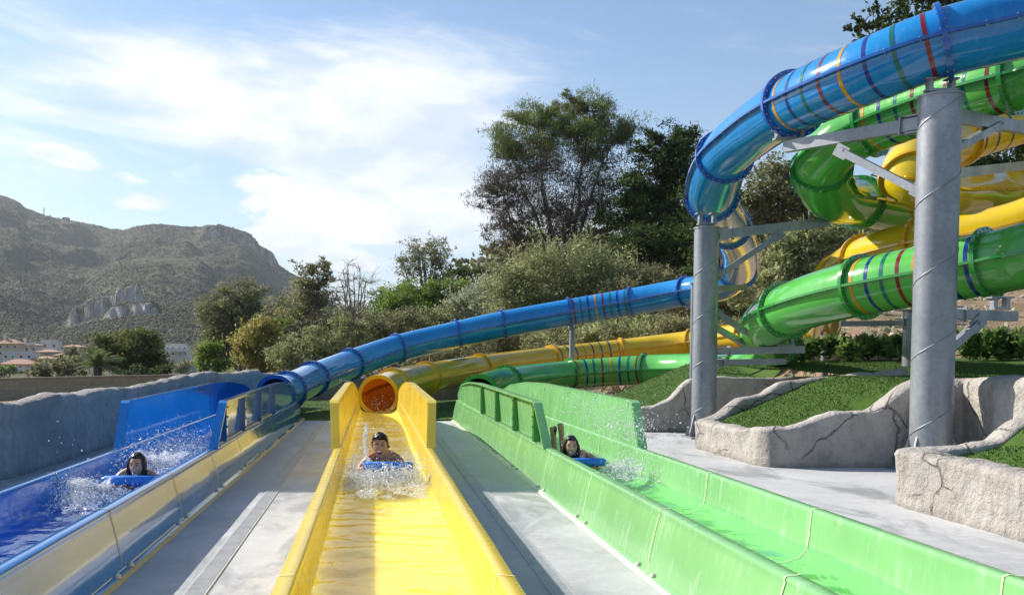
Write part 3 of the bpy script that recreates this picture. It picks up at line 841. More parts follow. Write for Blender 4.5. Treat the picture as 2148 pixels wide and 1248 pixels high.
blue = slide('blue tube water slide rising highest at the right, ending in the left flume', XB, 'blue',
    [(574, 830, 75, 'M'), (602, 820, 73, 'F'), (655, 795, 66, 'F'), (735, 764, 60, 'F'), (833, 731, 57, 'F'), (961, 701, 56, 'F'), (1052, 681, 56, 'F'), (1195, 655, 56, 'F'), (1325, 633, 57, 'F'), (1440, 612, 59, 'F'),
     (1512, 600, 62, '-'), (1548, 572, 66, 'F'), (1552, 530, 71, '-'), (1530, 478, 80, 'F'), (1492, 412, 95, 'F'), (1520, 328, 104, 'F'), (1585, 270, 112, '-'), (1664, 219, 123, 'F'), (1820, 150, 136, '-'), (1978, 90, 143, 'F'), (2160, 46, 146, '-'), (2420, -30, 155, 'F'), (2750, -120, 165, 'F')],
    [(7, 'rtnyrtnt'), (14, 'yntryntr')], M['blue_dark'], 'sealb')
yellow = slide('yellow tube water slide in the middle, its orange mouth opening onto the centre flume', XY, 'yellow',
    [(800, 828, 75, 'M'), (822, 812, 71, 'F'), (892, 793, 62, 'F'), (1005, 772, 54, 'F'), (1157, 752, 50, 'F'), (1303, 736, 49, 'F'), (1450, 718, 50, 'F'), (1566, 702, 54, 'F'),
     (1670, 698, 62, '-'), (1722, 682, 70, 'F'), (1738, 630, 78, '-'), (1760, 582, 86, 'F'), (1815, 545, 95, 'F'), (1930, 513, 102, 'F'), (2148, 475, 110, '-')] +
    loop([(9.6, 14.6, 4.3), (12.0, 14.9, 4.5), (13.2, 16.6, 4.7), (12.0, 18.1, 4.95)]) +
    [(2118, 400, 92, 'F'), (2030, 402, 98, '-'), (1950, 400, 103, 'F'), (1905, 368, 102, 'F'), (1930, 325, 98, '-'), (2010, 298, 92, 'F'), (2148, 255, 90, '-'), (2300, 215, 90, 'F'), (2500, 170, 90, 'F')],
    [(4, 'rtnyrtny'), (19, 'rntynrty')], M['orange_in'], 'sealy')
green = slide('green tube water slide coiling below the blue one, ending in the right flume', XG, 'green',
    [(1003, 828, 75, 'M'), (1060, 803, 66, 'F'), (1196, 786, 61, 'F'), (1355, 775, 62, 'F'), (1450, 773, 65, '-'), (1560, 768, 72, 'F'), (1625, 752, 79, '-'), (1630, 715, 88, 'F'), (1600, 692, 96, '-'), (1650, 650, 106, 'F'), (1809, 602, 119, 'F'), (2085, 551, 133, 'F'), (2148, 537, 136, '-')] +
    loop([(7.9, 11.8, 2.95), (10.6, 12.0, 3.2), (13.0, 13.8, 3.5), (13.3, 16.8, 3.7), (12.0, 19.0, 3.8)]) +
    [(2148, 490, 86, '-'), (2000, 470, 86, 'F'), (1900, 445, 90, '-'), (1800, 425, 97, 'F'), (1740, 408, 103, '-'), (1722, 352, 107, 'F'), (1755, 305, 110, '-'), (1822, 268, 113, 'F'), (1990, 205, 122, '-'), (2128, 168, 130, 'F'), (2300, 120, 136, '-'), (2500, 60, 140, 'F'), (2800, -40, 150, 'F')],
    [(2, 'yntryntr'), (7, 'yntryrnn'), (17, 'yntryrtr')], M['green_dark'], 'sealg')

for xc, mt, lb, s in ((XB, 'water_b', 'rippled shallow water in the blue flume', 1.3), (XY, 'water_y', 'rippled shallow water in the yellow flume', 5.1), (XG, 'water_g', 'calm shallow water in the green flume', 9.7)):
    water_sheet(xc, M[mt], lb, seed=s)

# slotted drains let into the deck
for x, lb in ((-1.03, 'long slotted drain channel in the concrete between the blue and yellow flumes'), (1.09, 'long slotted drain channel in the concrete between the yellow and green flumes')):
    root = empty('drain', (x, 10, 0), lb, 'drain', 'slotted drains in the deck')
    b = MB()
    for s in (-1, 1): b.box((x + s * .060, 10, .008), (.012, 21, .008))
    b.box((x, 10, .006), (.11, 21, .002))
    b.build('drain_frame', simple('drain_concrete', (0.44, 0.45, 0.46), 0.6), root)
    b = MB()
    for y in np.arange(1, 20.4, .032): b.box((x, y, .0105), (.105, .015, .007))
    tag(b.build('drain_grate', simple('drain_slat', (0.50, 0.51, 0.52), 0.5), root))

# ------------------------------------------------------------------ steel support columns
def steel_column(x, y, h, r, label, weld=True, cap=True, group='galvanised steel support columns'):
    root = empty('support_column', (x, y, 0), label, 'steel column', group)
    b = MB(); b.tube([(x, y, -.1), (x, y, h)], r, 40)
    b.build('pole', M['galv'], root)
    if weld:      # the spiral weld of the rolled pipe
        b = MB(); n = int(h * 26); pitch = 2 * PI * r * 0.62
        b.tube([(x + (r + .001) * math.cos(t * 2 * PI / pitch), y + (r + .001) * math.sin(t * 2 * PI / pitch), t) for t in np.linspace(0.02, h - .02, n)], 0.008, 6, 0, True, True)
        b.build('weld_seam', M['galv'], root)
    b = MB()
    b.box((x, y, .02), (r * 3.0, r * 3.0, .03))
    for k in range(8):
        a = PI / 8 + k * PI / 4; dv = Vector((math.cos(a), math.sin(a), 0)); p = Vector((x, y, 0)) + dv * r
        q = Vector((-dv.y, dv.x, 0)) * .008
        pr = [p + Vector((0, 0, .03)), p + dv * r * .45 + Vector((0, 0, .03)), p + dv * r * .45 + Vector((0, 0, .10)), p + Vector((0, 0, .42))]
        b.add([v + q for v in pr] + [v - q for v in pr], [(0, 1, 2, 3), (7, 6, 5, 4), (0, 4, 5, 1), (1, 5, 6, 2), (2, 6, 7, 3)])
    b.build('base_plate', M['galv'], root)
    if cap:
        b = MB(); b.tube([(x, y, h), (x, y, h + .025)], r * 1.06, 40); b.tube([(x, y, h + .025), (x, y, h + .05)], r * .55, 24)
        b.build('top_plate', M['galv'], root)
    return root

def saddle(root, p, target, width=.34):
    """bracket standing on p and clamping the flange at target"""
    b = MB(); p = Vector(p); t = Vector(target)
    b.box(p + Vector((0, 0, .03)), (width, .12, .03))
    for s in (-1, 1):
        a = p + Vector((s * width * .38, 0, .04)); c = Vector((a.x, a.y, max(a.z + .12, t.z)))
        b.beam(a, c, .05, .09, 0, Vector((0, 1, 0)))
        b.tube([a + Vector((0, -.05, .07)), a + Vector((0, .05, .07))], .028, 8, 0, True, False)
        b.box(c, (.13, .14, .02))
    b.build('saddle_bracket', M['galv'], root)

def arm(root, a, b_, w=.10, h=.16, brace=None, plates=True):
    b = MB(); a, b_ = Vector(a), Vector(b_)
    b.beam(a, b_, w, h)
    t = (b_ - a).normalized()
    if plates:
        for s in (-1, 1): b.box(a + Vector((0, 0, s * (h / 2 + .025))), (.30, .16, .02), t.to_track_quat('X', 'Z').to_matrix())
        b.box(a + t * .22, (.02, w * 1.5, h * 1.5), t.to_track_quat('X', 'Z').to_matrix())
    b.build('support_arm', M['galv'], root)
    if brace:
        b = MB(); c, d = Vector(brace[0]), Vector(brace[1]); b.beam(c, d, .09, .09)
        tt = (d - c).normalized(); rot = tt.to_track_quat('X', 'Z').to_matrix()
        for q in (c, d):
            b.box(q, (.20, .015, .16), rot); b.tube([q + Vector((0, -.07, 0)), q + Vector((0, .07, 0))], .022, 8, 0, True, False)
        b.build('brace', M['galv'], root)

def rim(p, r, dirv):
    v = Vector((dirv.x, dirv.y, 0)).normalized(); return Vector(p) + v * r

# tall front column
D1 = 11.95
p1 = W(1957, 748, D1); top1 = W(1976, 212, D1).z; R1 = .232
c1 = steel_column(p1.x, p1.y, top1, R1, 'tallest grey steel column, front right, carrying the blue tube on its top')
def onpole(px, py, d): return W(px, py, d)
fl = lambda pc, k: pc[1][pc[2][k]]
saddle(c1, (p1.x, p1.y, top1 + .05), fl(blue, 15) - Vector((0, 0, RB * 1.1)))
tgt = fl(blue, 14)
q = W(1650, 308, 2 * RB * F / 123)
a0 = Vector((p1.x, p1.y, W(1935, 257, D1).z)); e0 = Vector((tgt.x - .1, tgt.y, q.z))
a0 = rim(a0, R1, e0 - a0)
arm(c1, a0, e0, .11, .15, (W(1765, 318, 12.9), rim((p1.x, p1.y, W(1917, 398, D1).z), R1, e0 - a0)))
saddle(c1, e0 + Vector((0.05, 0, .08)), tgt - Vector((0, 0, RB * 1.12)), .42)
# arms going back right to the coils
for (pa, pb, d2, br) in (((2018, 240), (2170, 274), 14.4, ((2096, 262), (2012, 322), 13.2)), ((2012, 365), (2190, 343), 14.6, ((2100, 350), (2190, 292), 13.6))):
    a = Vector((p1.x, p1.y, W(pa[0], pa[1], D1).z)); e = W(pb[0], pb[1], d2); a = rim(a, R1, e - a)
    if br[0][1] > 300: arm(c1, a, e, .10, .12)
    else: arm(c1, a, e, .10, .16, (W(br[0][0], br[0][1], br[2]), rim((p1.x, p1.y, W(br[1][0], br[1][1], D1).z), R1, e - a)))
a = Vector((p1.x, p1.y, W(2005, 658, D1).z)); e = W(2128, 664, 12.4); a = rim(a, R1, e - a)
arm(c1, a, e, .10, .12, (W(2052, 678, 12.1), rim((p1.x, p1.y, W(2003, 735, D1).z), R1, e - a)))
saddle(c1, W(2097, 652, 12.4), fl(green, 8) - Vector((0, 0, RB * 1.12)), .20)

# middle column
D2 = 16.8
p2 = W(1478, 748, D2); top2 = W(1482, 482, D2).z; R2 = .198
c2 = steel_column(p2.x, p2.y, top2, R2, 'shorter grey steel column with a green scuff, carrying the lowest bend of the blue coil')
saddle(c2, (p2.x, p2.y, top2 + .05), fl(blue, 12) - Vector((0, 0, RB * 1.12)), .30)
def arm2(pa, pb, d2, br=None, w=.10, h=.12, **k):
    a = Vector((p2.x, p2.y, W(pa[0], pa[1], D2).z)); e = W(pb[0], pb[1], d2); a = rim(a, R2, e - a)
    brr = None
    if br: brr = (W(br[0][0], br[0][1], br[2]), rim((p2.x, p2.y, W(br[1][0], br[1][1], D2).z), R2, e - a))
    arm(c2, a, e, w, h, brr, **k); return e
e = arm2((1505, 494), (1738, 466), 16.6, ((1632, 494), (1512, 580), 16.6), h=.15)
b = MB()
for px in (1699, 1741): b.beam(W(px, 462, 16.55), W(px, 415, 16.4), .04, .04, 0, Vector((0, 1, 0)))
b.build('hanger_rod', M['galv'], c2)
arm2((1505, 605), (1562, 603), 18.2, h=.10, plates=False)
arm2((1500, 737), (1686, 733), 16.9, ((1604, 722), (1505, 656), 16.9), h=.12)
arm2((1505, 760), (1645, 758), 18.0, ((1575, 728), (1508, 684), 17.8), h=.10)
saddle(c2, W(1646, 728, 16.9), W(1646, 712, 16.9), .30)
b = MB()      # green scuff marks on the pole
for (px, py, w_, h_) in ((1500, 600, .05, .16), (1501, 632, .08, .20), (1500, 652, .04, .10)):
    v = W(px, py, D2 - .19); ang = math.atan2(v.y - p2.y, v.x - p2.x)
    n = 8; vs = []
    for k in range(n):
        t = 2 * PI * k / n; aa = ang + math.cos(t) * w_ * 2.2; zz = v.z + math.sin(t) * h_ * .7 * (1 + .3 * math.sin(3 * t))
        vs.append((p2.x + (R2 + .003) * math.cos(aa), p2.y + (R2 + .003) * math.sin(aa), zz))
    b.add(vs, [tuple(range(n))])
b.build('paint_scuff', simple('lime_paint_mark', (0.28, 0.42, 0.16), .6), c2)

# smaller posts behind
def post(px, d, ytop, r, label, zb=None):
    p = W(px, 748, d); h = W(px, ytop, d).z; z0 = ground_h(p.x, p.y) - .1
    root = empty('support_post', (p.x, p.y, z0), label, 'steel post')
    b = MB(); b.tube([(p.x, p.y, z0), (p.x, p.y, h)], r, 20); b.build('pole', M['galv'], root)
    b = MB(); b.box((p.x, p.y, h + .01), (r * 2.8, r * 2.8, .02)); b.build('top_plate', M['galv'], root); b = MB(); b.box((p.x, p.y, z0 + .11), (r * 3.4, r * 3.4, .02)); b.build('base_plate', M['galv'], root)
    return root, p, h
r_, p, h = post(1453, 20.0, 596, .055, 'thin galvanised post just behind the shorter column')
r_, p, h = post(1730, 23.0, 712, .085, 'short grey post under the bend of the yellow tube, beside the hedge'); saddle(r_, (p.x, p.y, h), (p.x, p.y, h + .18), .22)
r_, p, h = post(1200, 31.0, 690, .09, 'grey post under the striped section of the blue tube'); saddle(r_, (p.x, p.y, h), (p.x, p.y, h + .3), .22)
r_, p, h = post(1911, 18.5, 652, .15, 'stout grey column half hidden behind the front column')
arm(r_, Vector((p.x - .15, p.y, W(1900, 678, 18.5).z)), W(1762, 679, 18.8), .10, .10)
# small standpipe with a tap beside the yellow mouth
p = W(725, 748, 24.0); root = empty('standpipe', (p.x, p.y, 0), 'small grey standpipe with valve left of the yellow tube mouth', 'pipe')
b = MB(); b.tube([(p.x, p.y, 0), (p.x, p.y, W(725, 800, 24).z)], .03, 10); b.build('pipe', M['galv'], root)
b = MB(); zt = W(725, 800, 24).z; b.tube([(p.x - .12, p.y, zt), (p.x + .12, p.y, zt)], .022, 8); b.tube([(p.x - .10, p.y, zt - .08), (p.x + .02, p.y, zt - .08)], .018, 8); b.tube([(p.x - .12, p.y, zt - .03), (p.x - .12, p.y, zt + .07)], .03, 8)
b.build('valve', M['galv'], root)
for px, d, yt in ((742, 30.2, 790), (1185, 29, 822)):
    p = W(px, 748, d)

# ------------------------------------------------------------------ walls
def rock_wall(name, path, thick, label, mat, lump=.05, zfun=None, base=-.05, cat='rock wall', group=None, seed=0.0):
    """path: list of (x, y, ztop). A carved concrete wall with a rounded, lumpy coping"""
    P = [Vector((p[0], p[1], 0)) for p in path]; Z = [p[2] for p in path]
    S = [0]
    for i in range(1, len(P)): S.append(S[-1] + (P[i] - P[i - 1]).length)
    L = S[-1]; ns = max(8, int(L / .05)); ss = np.linspace(0, L, ns)
    prof = [(0.5, 0.0), (0.5, .12), (.5, .25), (.5, .38), (.5, .5), (.5, .62), (.5, .74), (.5, .84), (.53, .90), (.50, .955), (.38, .99), (.18, 1.0), (-.05, 1.0), (-.28, .99), (-.44, .955), (-.5, .90), (-.48, .84), (-.48, .5), (-.48, 0)]
    V = []
    for s in ss:
        x = float(np.interp(s, S, [p.x for p in P])); y = float(np.interp(s, S, [p.y for p in P])); z = float(np.interp(s, S, Z))
        e = .12
        x0, x1 = [float(np.interp(min(L, max(0, s + k)), S, [p.x for p in P])) for k in (-e, e)]
        y0, y1 = [float(np.interp(min(L, max(0, s + k)), S, [p.y for p in P])) for k in (-e, e)]
        t = Vector((x1 - x0, y1 - y0, 0)).normalized(); nrm = Vector((t.y, -t.x, 0))
        z += noise.noise(Vector((s * .55, seed, 0))) * lump * .9 + noise.noise(Vector((s * 1.9, seed, 4))) * lump * .55 + noise.noise(Vector((s * 6.5, seed, 6))) * lump * .28
        for (u, v) in prof:
            q = Vector((x, y, 0)) + nrm * u * thick
            zz = lerp(base, z, v)
            dsp = noise.fractal(Vector((q.x * 1.3, q.y * 1.3, zz * 1.6 + seed)), .8, 2.1, 5) * lump * (.9 if u > .45 else .6)
            if u > .45 and .70 < v < .80: dsp -= lump * .55      # groove under the coping
            dsp += noise.ridged_multi_fractal(Vector((q.x * 2.1, q.y * 2.1, zz * 2.3 + seed)), 1, 2, 3, 1.0, 2.0) * lump * .22
            blk = math.floor(s / .85 + noise.noise(Vector((s * .7, seed, 1))) * .5)
            if v > .8: dsp += (noise.noise(Vector((blk * 3.7, seed, 9))) * lump * .7)
            V.append(q + nrm * dsp + Vector((0, 0, zz + (dsp * .4 if v > .8 else 0))))
    n = len(prof); i, j = np.meshgrid(np.arange(ns - 1), np.arange(n - 1), indexing='ij'); a = (i * n + j).ravel()
    Fc = np.stack([a, a + n, a + n + 1, a + 1], 1)
    me = np_mesh(name, np.array(V), Fc, mat, smooth=True)
    bmx = bmesh.new(); bmx.from_mesh(me)
    bmx.verts.ensure_lookup_table()
    for k in (0, ns - 1):
        try: bmx.faces.new([bmx.verts[k * n + j] for j in range(n)])
        except ValueError: pass
    bmesh.ops.recalc_face_normals(bmx, faces=bmx.faces); bmx.to_mesh(me); bmx.free()
    return tag(link(name, me), label, cat, group)

# left: rough grey wall parallel to the flumes, and the block wall beyond
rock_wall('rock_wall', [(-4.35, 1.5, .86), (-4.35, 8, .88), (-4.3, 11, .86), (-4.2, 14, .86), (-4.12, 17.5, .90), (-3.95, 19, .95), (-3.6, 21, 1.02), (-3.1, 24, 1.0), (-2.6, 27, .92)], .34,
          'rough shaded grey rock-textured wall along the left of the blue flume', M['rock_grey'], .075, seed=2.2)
def block_wall(name, a, b_, z0, z1, label, mat, capz=True, cw=.4, ch=.25):
    root = empty(name, ((a[0] + b_[0]) / 2, (a[1] + b_[1]) / 2, z0), label, 'wall')
    a, b_ = Vector((*a, 0)), Vector((*b_, 0)); t = (b_ - a).normalized(); rot = Matrix((t, Vector((-t.y, t.x, 0)), Vector((0, 0, 1)))).transposed()
    L = (b_ - a).length; b = MB(); c = (a + b_) / 2
    b.box(c + Vector((0, 0, (z0 + z1) / 2)), (L, .18, z1 - z0), rot); b.build('wall_face', mat, root)
    b = MB(); b.box(c + Vector((0, 0, z1 + .035)), (L + .02, .26, .07), rot); b.build('coping', simple('coping_stone', (0.30, 0.25, 0.18), .85), root)
    return root
def blockmat():
    t = NT('tan_block_masonry')
    s = t.n.new('ShaderNodeSeparateXYZ'); t.l.new(t.map(src='Position'), s.inputs[0])
    c = t.n.new('ShaderNodeCombineXYZ'); t.l.new(t.math('ADD', s.outputs[0], t.math('MULTIPLY', s.outputs[1], 0.6)), c.inputs[0]); t.l.new(s.outputs[2], c.inputs[1])
    br = t.n.new('ShaderNodeTexBrick'); t.l.new(c.outputs[0], br.inputs['Vector'])
    br.inputs['Scale'].default_value = 1.0; br.inputs['Brick Width'].default_value = .48; br.inputs['Row Height'].default_value = .25; br.inputs['Mortar Size'].default_value = .009
    br.inputs['Color1'].default_value = (.40, .325, .22, 1); br.inputs['Color2'].default_value = (.35, .285, .19, 1); br.inputs['Mortar'].default_value = (.50, .43, .32, 1)
    n = t.noise(t.map(src='Position'), 3, 6)
    t.set(Base_Color=t.mix(t.ramp(n, [(.35, .35), (.6, 0)]), br.outputs[0], (.24, .19, .12)), Roughness=.92)
    t.bump(br.outputs['Fac'], .4, -.01)
    return t.m
M['block'] = blockmat()
wa, wb = W(-260, 748, 31.0), W(545, 748, 47.0)
block_wall('block_wall', (wa.x, wa.y), (wb.x, wb.y), -1.2, .56, 'long tan concrete-block wall in front of the village and trees at left', M['block'])
wa, wb = W(535, 748, 32.0), W(975, 748, 30.0)
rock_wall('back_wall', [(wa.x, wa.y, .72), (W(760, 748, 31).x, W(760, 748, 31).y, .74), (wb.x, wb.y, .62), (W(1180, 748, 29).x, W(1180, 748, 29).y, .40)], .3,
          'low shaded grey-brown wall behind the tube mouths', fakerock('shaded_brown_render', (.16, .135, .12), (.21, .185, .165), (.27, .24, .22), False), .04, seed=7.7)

# right: three carved rock planters stepping away along the deck (each one L-shaped wall)
ROCKG = 'carved beige rock planters along the right of the deck'
XF = 4.93
rock_wall('rock_planter', [(XF, 3.0, .60), (XF, 5.0, .56), (XF, 7.2, .52), (XF, 9.12, .50), (XF + .04, 9.25, .50), (XF + .18, 9.29, .50), (5.5, 9.28, .54), (5.75, 9.28, .60), (5.95, 9.28, .80), (6.2, 9.28, .86), (6.4, 9.28, 1.02), (6.8, 9.28, 1.2), (9.0, 9.28, 1.28)], .30,
          'nearest carved beige rock planter wall at the right edge', M['rock'], .055, seed=11.1, group=ROCKG)
rock_wall('rock_planter', [(8.0, 15.2, 1.16), (7.2, 15.1, 1.12), (6.6, 15.1, 1.05), (6.1, 15.1, .98), (5.85, 15.1, .80), (5.5, 15.1, .72), (5.2, 15.05, .50), (5.04, 15.0, .44), (XF, 14.85, .44), (XF, 13.5, .45), (XF, 12.56, .49), (XF + .04, 12.44, .50), (XF + .18, 12.4, .50),
          (5.35, 12.4, .56), (5.55, 12.4, .64), (5.7, 12.4, .68), (6.1, 12.4, .70), (6.25, 12.4, .78), (6.4, 12.4, .92), (6.55, 12.4, 1.05), (6.75, 12.4, 1.10), (7.15, 12.4, 1.12), (7.31, 12.3, 1.13), (7.35, 12.1, 1.13), (7.35, 10.2, 1.14)][::-1], .30,
          'middle carved beige rock planter wall around the sunlit lawn between the two columns', M['rock'], .055, seed=4.4, group=ROCKG)
rock_wall('rock_planter', [(XF, 21.5, .40), (XF, 20, .42), (XF, 18.6, .44), (XF + .05, 18.4, .44), (XF + .2, 18.3, .46), (5.4, 18.3, .60), (5.6, 18.3, .84), (5.75, 18.3, .95), (6.2, 18.3, .97), (7.0, 18.3, .98), (8.5, 18.3, 1.05)], .30,
          'farthest carved beige rock planter wall behind the shorter column', M['rock'], .05, seed=8.4, group=ROCKG)

FRONT1 = [(5, .50), (5.35, .56), (5.55, .64), (5.7, .68), (6.1, .70), (6.25, .78), (6.4, .92), (6.55, 1.05), (6.75, 1.10), (7.5, 1.12)]
BACK1 = [(5, .42), (5.2, .50), (5.5, .68), (5.85, .80), (6.1, .94), (6.6, 1.04), (7.2, 1.11), (8, 1.15)]
BACK2 = [(5, .50), (5.5, .54), (5.75, .60), (5.95, .78), (6.2, .86), (6.4, 1.02), (6.8, 1.18), (9, 1.26)]
FRONT0 = [(5, .44), (5.4, .56), (5.6, .80), (5.75, .92), (7, .96), (8.5, 1.03)]
def lawn_h(x, y):
    slope = .36 + max(0, x - 5.05) * .42
    if y < 9.35: z = min(slope, interp(BACK2, x) - .05 + max(0, 9.2 - y) * .10)
    elif y < 15.3 and x < 7.44: z = min(slope, lerp(interp(FRONT1, x), interp(BACK1, x), (y - 12.4) / 2.7) - .07 + .22 * math.sin(PI * min(1, max(0, (y - 12.4) / 2.7))))
    elif x < 7.44: z = min(slope, interp(FRONT0, x) - .06 + max(0, y - 18.4) * .12)
    else: z = 9
    z = min(z, 1.07 + max(0, x - 7.6) * .02 + max(0, y - 15) * .02)
    return z + noise.noise(Vector((x * .8, y * .8, 1))) * .02
LAWNS = [('near', 5.1, 15, 2.9, 9.18), ('mid', 5.1, 7.45, 12.5, 15.0), ('top', 7.45, 30, 9.2, 22.6), ('far', 5.1, 7.5, 18.4, 22.6), ('back', -4.5, 5.1, 21.35, 31.5)]
def lawn_pts(x, y, nm):
    if nm == 'back': return (x, y, .02 + .05 * noise.noise(Vector((x * .5, y * .5, 2))) + sstep(2.5, 5.1, x) * .32 + sstep(1, 5, x) * (y - 21.4) * .035)
    return (x, y, lawn_h(x, y))
for nm, x0, x1, y0, y1 in LAWNS:
    nx, ny = max(2, int((x1 - x0) / .2)), max(2, int((y1 - y0) / .2))
    o = grid_obj('lawn', list(np.linspace(x0, x1, nx)), list(np.linspace(y0, y1, ny)), lambda x, y, nm=nm: lawn_pts(x, y, nm), M['lawn'])
    tag(o, {'near': 'artificial lawn inside the nearest rock planter', 'mid': 'sunlit sloping artificial lawn inside the middle rock planter', 'top': 'artificial lawn plateau in front of the hedge',
            'far': 'artificial lawn inside the farthest rock planter', 'back': 'flat artificial lawn behind the flumes'}[nm], kind='structure')
# grass blades
r = np.random.default_rng(5); BP = []
for nm, x0, x1, y0, y1 in LAWNS:
    dens = {'near': 2200, 'mid': 2600, 'top': 1300, 'far': 1500, 'back': 300}[nm]
    x1b = min(x1, 12)
    n = int((x1b - x0) * (y1 - y0) * dens); n = min(n, 80000)
    for x, y in zip(r.uniform(x0, x1b, n), r.uniform(y0, y1, n)): BP.append(lawn_pts(x, y, nm))
BP = np.array(BP); n = len(BP); th = r.random(n) * 6.28; h = r.uniform(.010, .024, n); w = .006
d = np.stack([np.cos(th), np.sin(th), np.zeros(n)], 1) * w
tip = BP + np.stack([r.normal(0, .008, n), r.normal(0, .008, n), h], 1)
V = np.stack([BP - d, BP + d, tip], 1).reshape(-1, 3)
me = np_mesh('grass', V, np.arange(3 * n).reshape(-1, 3), M['blade'])
tag(link('grass', me), 'short blades of artificial turf covering the planters', kind='stuff')

# ------------------------------------------------------------------ trees and plants
M['f_pine'] = foliage('pine_needles', (0.015, 0.030, 0.009), (0.045, 0.079, 0.018), (0.109, 0.159, 0.033))
M['f_pinetop'] = foliage('aleppo_pine_needles', (0.113, 0.095, 0.051), (0.128, 0.174, 0.045), (0.239, 0.337, 0.074))
M['f_dry'] = foliage('dry_pine_needles', (0.060, 0.050, 0.034), (0.115, 0.094, 0.062), (0.165, 0.135, 0.088), trans=.15)
M['f_olive'] = foliage('olive_leaves', (0.115, 0.140, 0.061), (0.267, 0.298, 0.127), (0.506, 0.518, 0.267))
M['f_casu'] = foliage('grey_olive_needles', (0.109, 0.123, 0.059), (0.217, 0.225, 0.109), (0.354, 0.342, 0.168))
M['f_dkol'] = foliage('dark_olive_needles', (0.045, 0.057, 0.018), (0.128, 0.147, 0.039), (0.225, 0.247, 0.068))
M['f_gold'] = foliage('golden_leaves', (0.161, 0.157, 0.039), (0.329, 0.297, 0.078), (0.504, 0.441, 0.133))
M['f_green'] = foliage('fresh_green_leaves', (0.054, 0.087, 0.018), (0.165, 0.248, 0.041), (0.309, 0.413, 0.070))
M['f_silver'] = foliage('silver_leaves', (0.235, 0.270, 0.188), (0.445, 0.469, 0.329), (0.656, 0.680, 0.516))
M['f_palm'] = foliage('palm_leaflets', (0.075, 0.104, 0.037), (0.169, 0.216, 0.075), (0.300, 0.346, 0.150))
M['f_hedge'] = foliage('hedge_leaves', (0.052, 0.105, 0.027), (0.132, 0.224, 0.052), (0.288, 0.393, 0.119))

def leaf_cloud(P, size, r, up=0.0, aspect=1.0, thin=.5):
    """quads at points P with random facing; up>0 stands them upright"""
    n = len(P)
    a = r.normal(size=(n, 3)); a[:, 2] = a[:, 2] * (1 - up) + up * 2.0 * np.abs(r.normal(size=n)) ; a /= np.linalg.norm(a, axis=1, keepdims=True)
    b = r.normal(size=(n, 3)); b -= a * (a * b).sum(1, keepdims=True); b /= np.linalg.norm(b, axis=1, keepdims=True)
    s = size * r.uniform(.6, 1.35, n)[:, None]
    A = a * s * aspect; B = b * s * thin
    V = np.stack([P - B * .25, P + A * .5 - B, P + A, P + A * .45 + B], 1).reshape(-1, 3)
    return V, np.arange(4 * n).reshape(-1, 4)

def limb(b, p0, p1, r0, r1, rr, sag=0.0, kn=5, wob=.08, n=6):
    L = (p1 - p0).length; pts, rs = [], []
    off = Vector((0, 0, 0))
    for k in range(kn + 1):
        t = k / kn
        if 0 < k: off = off + Vector((rr.gauss(0, 1), rr.gauss(0, 1), rr.gauss(0, .6))) * L * wob / kn
        p = p0.lerp(p1, t) + Vector((0, 0, -math.sin(PI * t) * sag * L)) + (off * math.sin(PI * min(1, t * 1.0)) if k < kn else Vector((0, 0, 0)))
        pts.append(p); rs.append(lerp(r0, r1, t))
    b.tube(pts, rs, n, 0, False, True)
    return pts

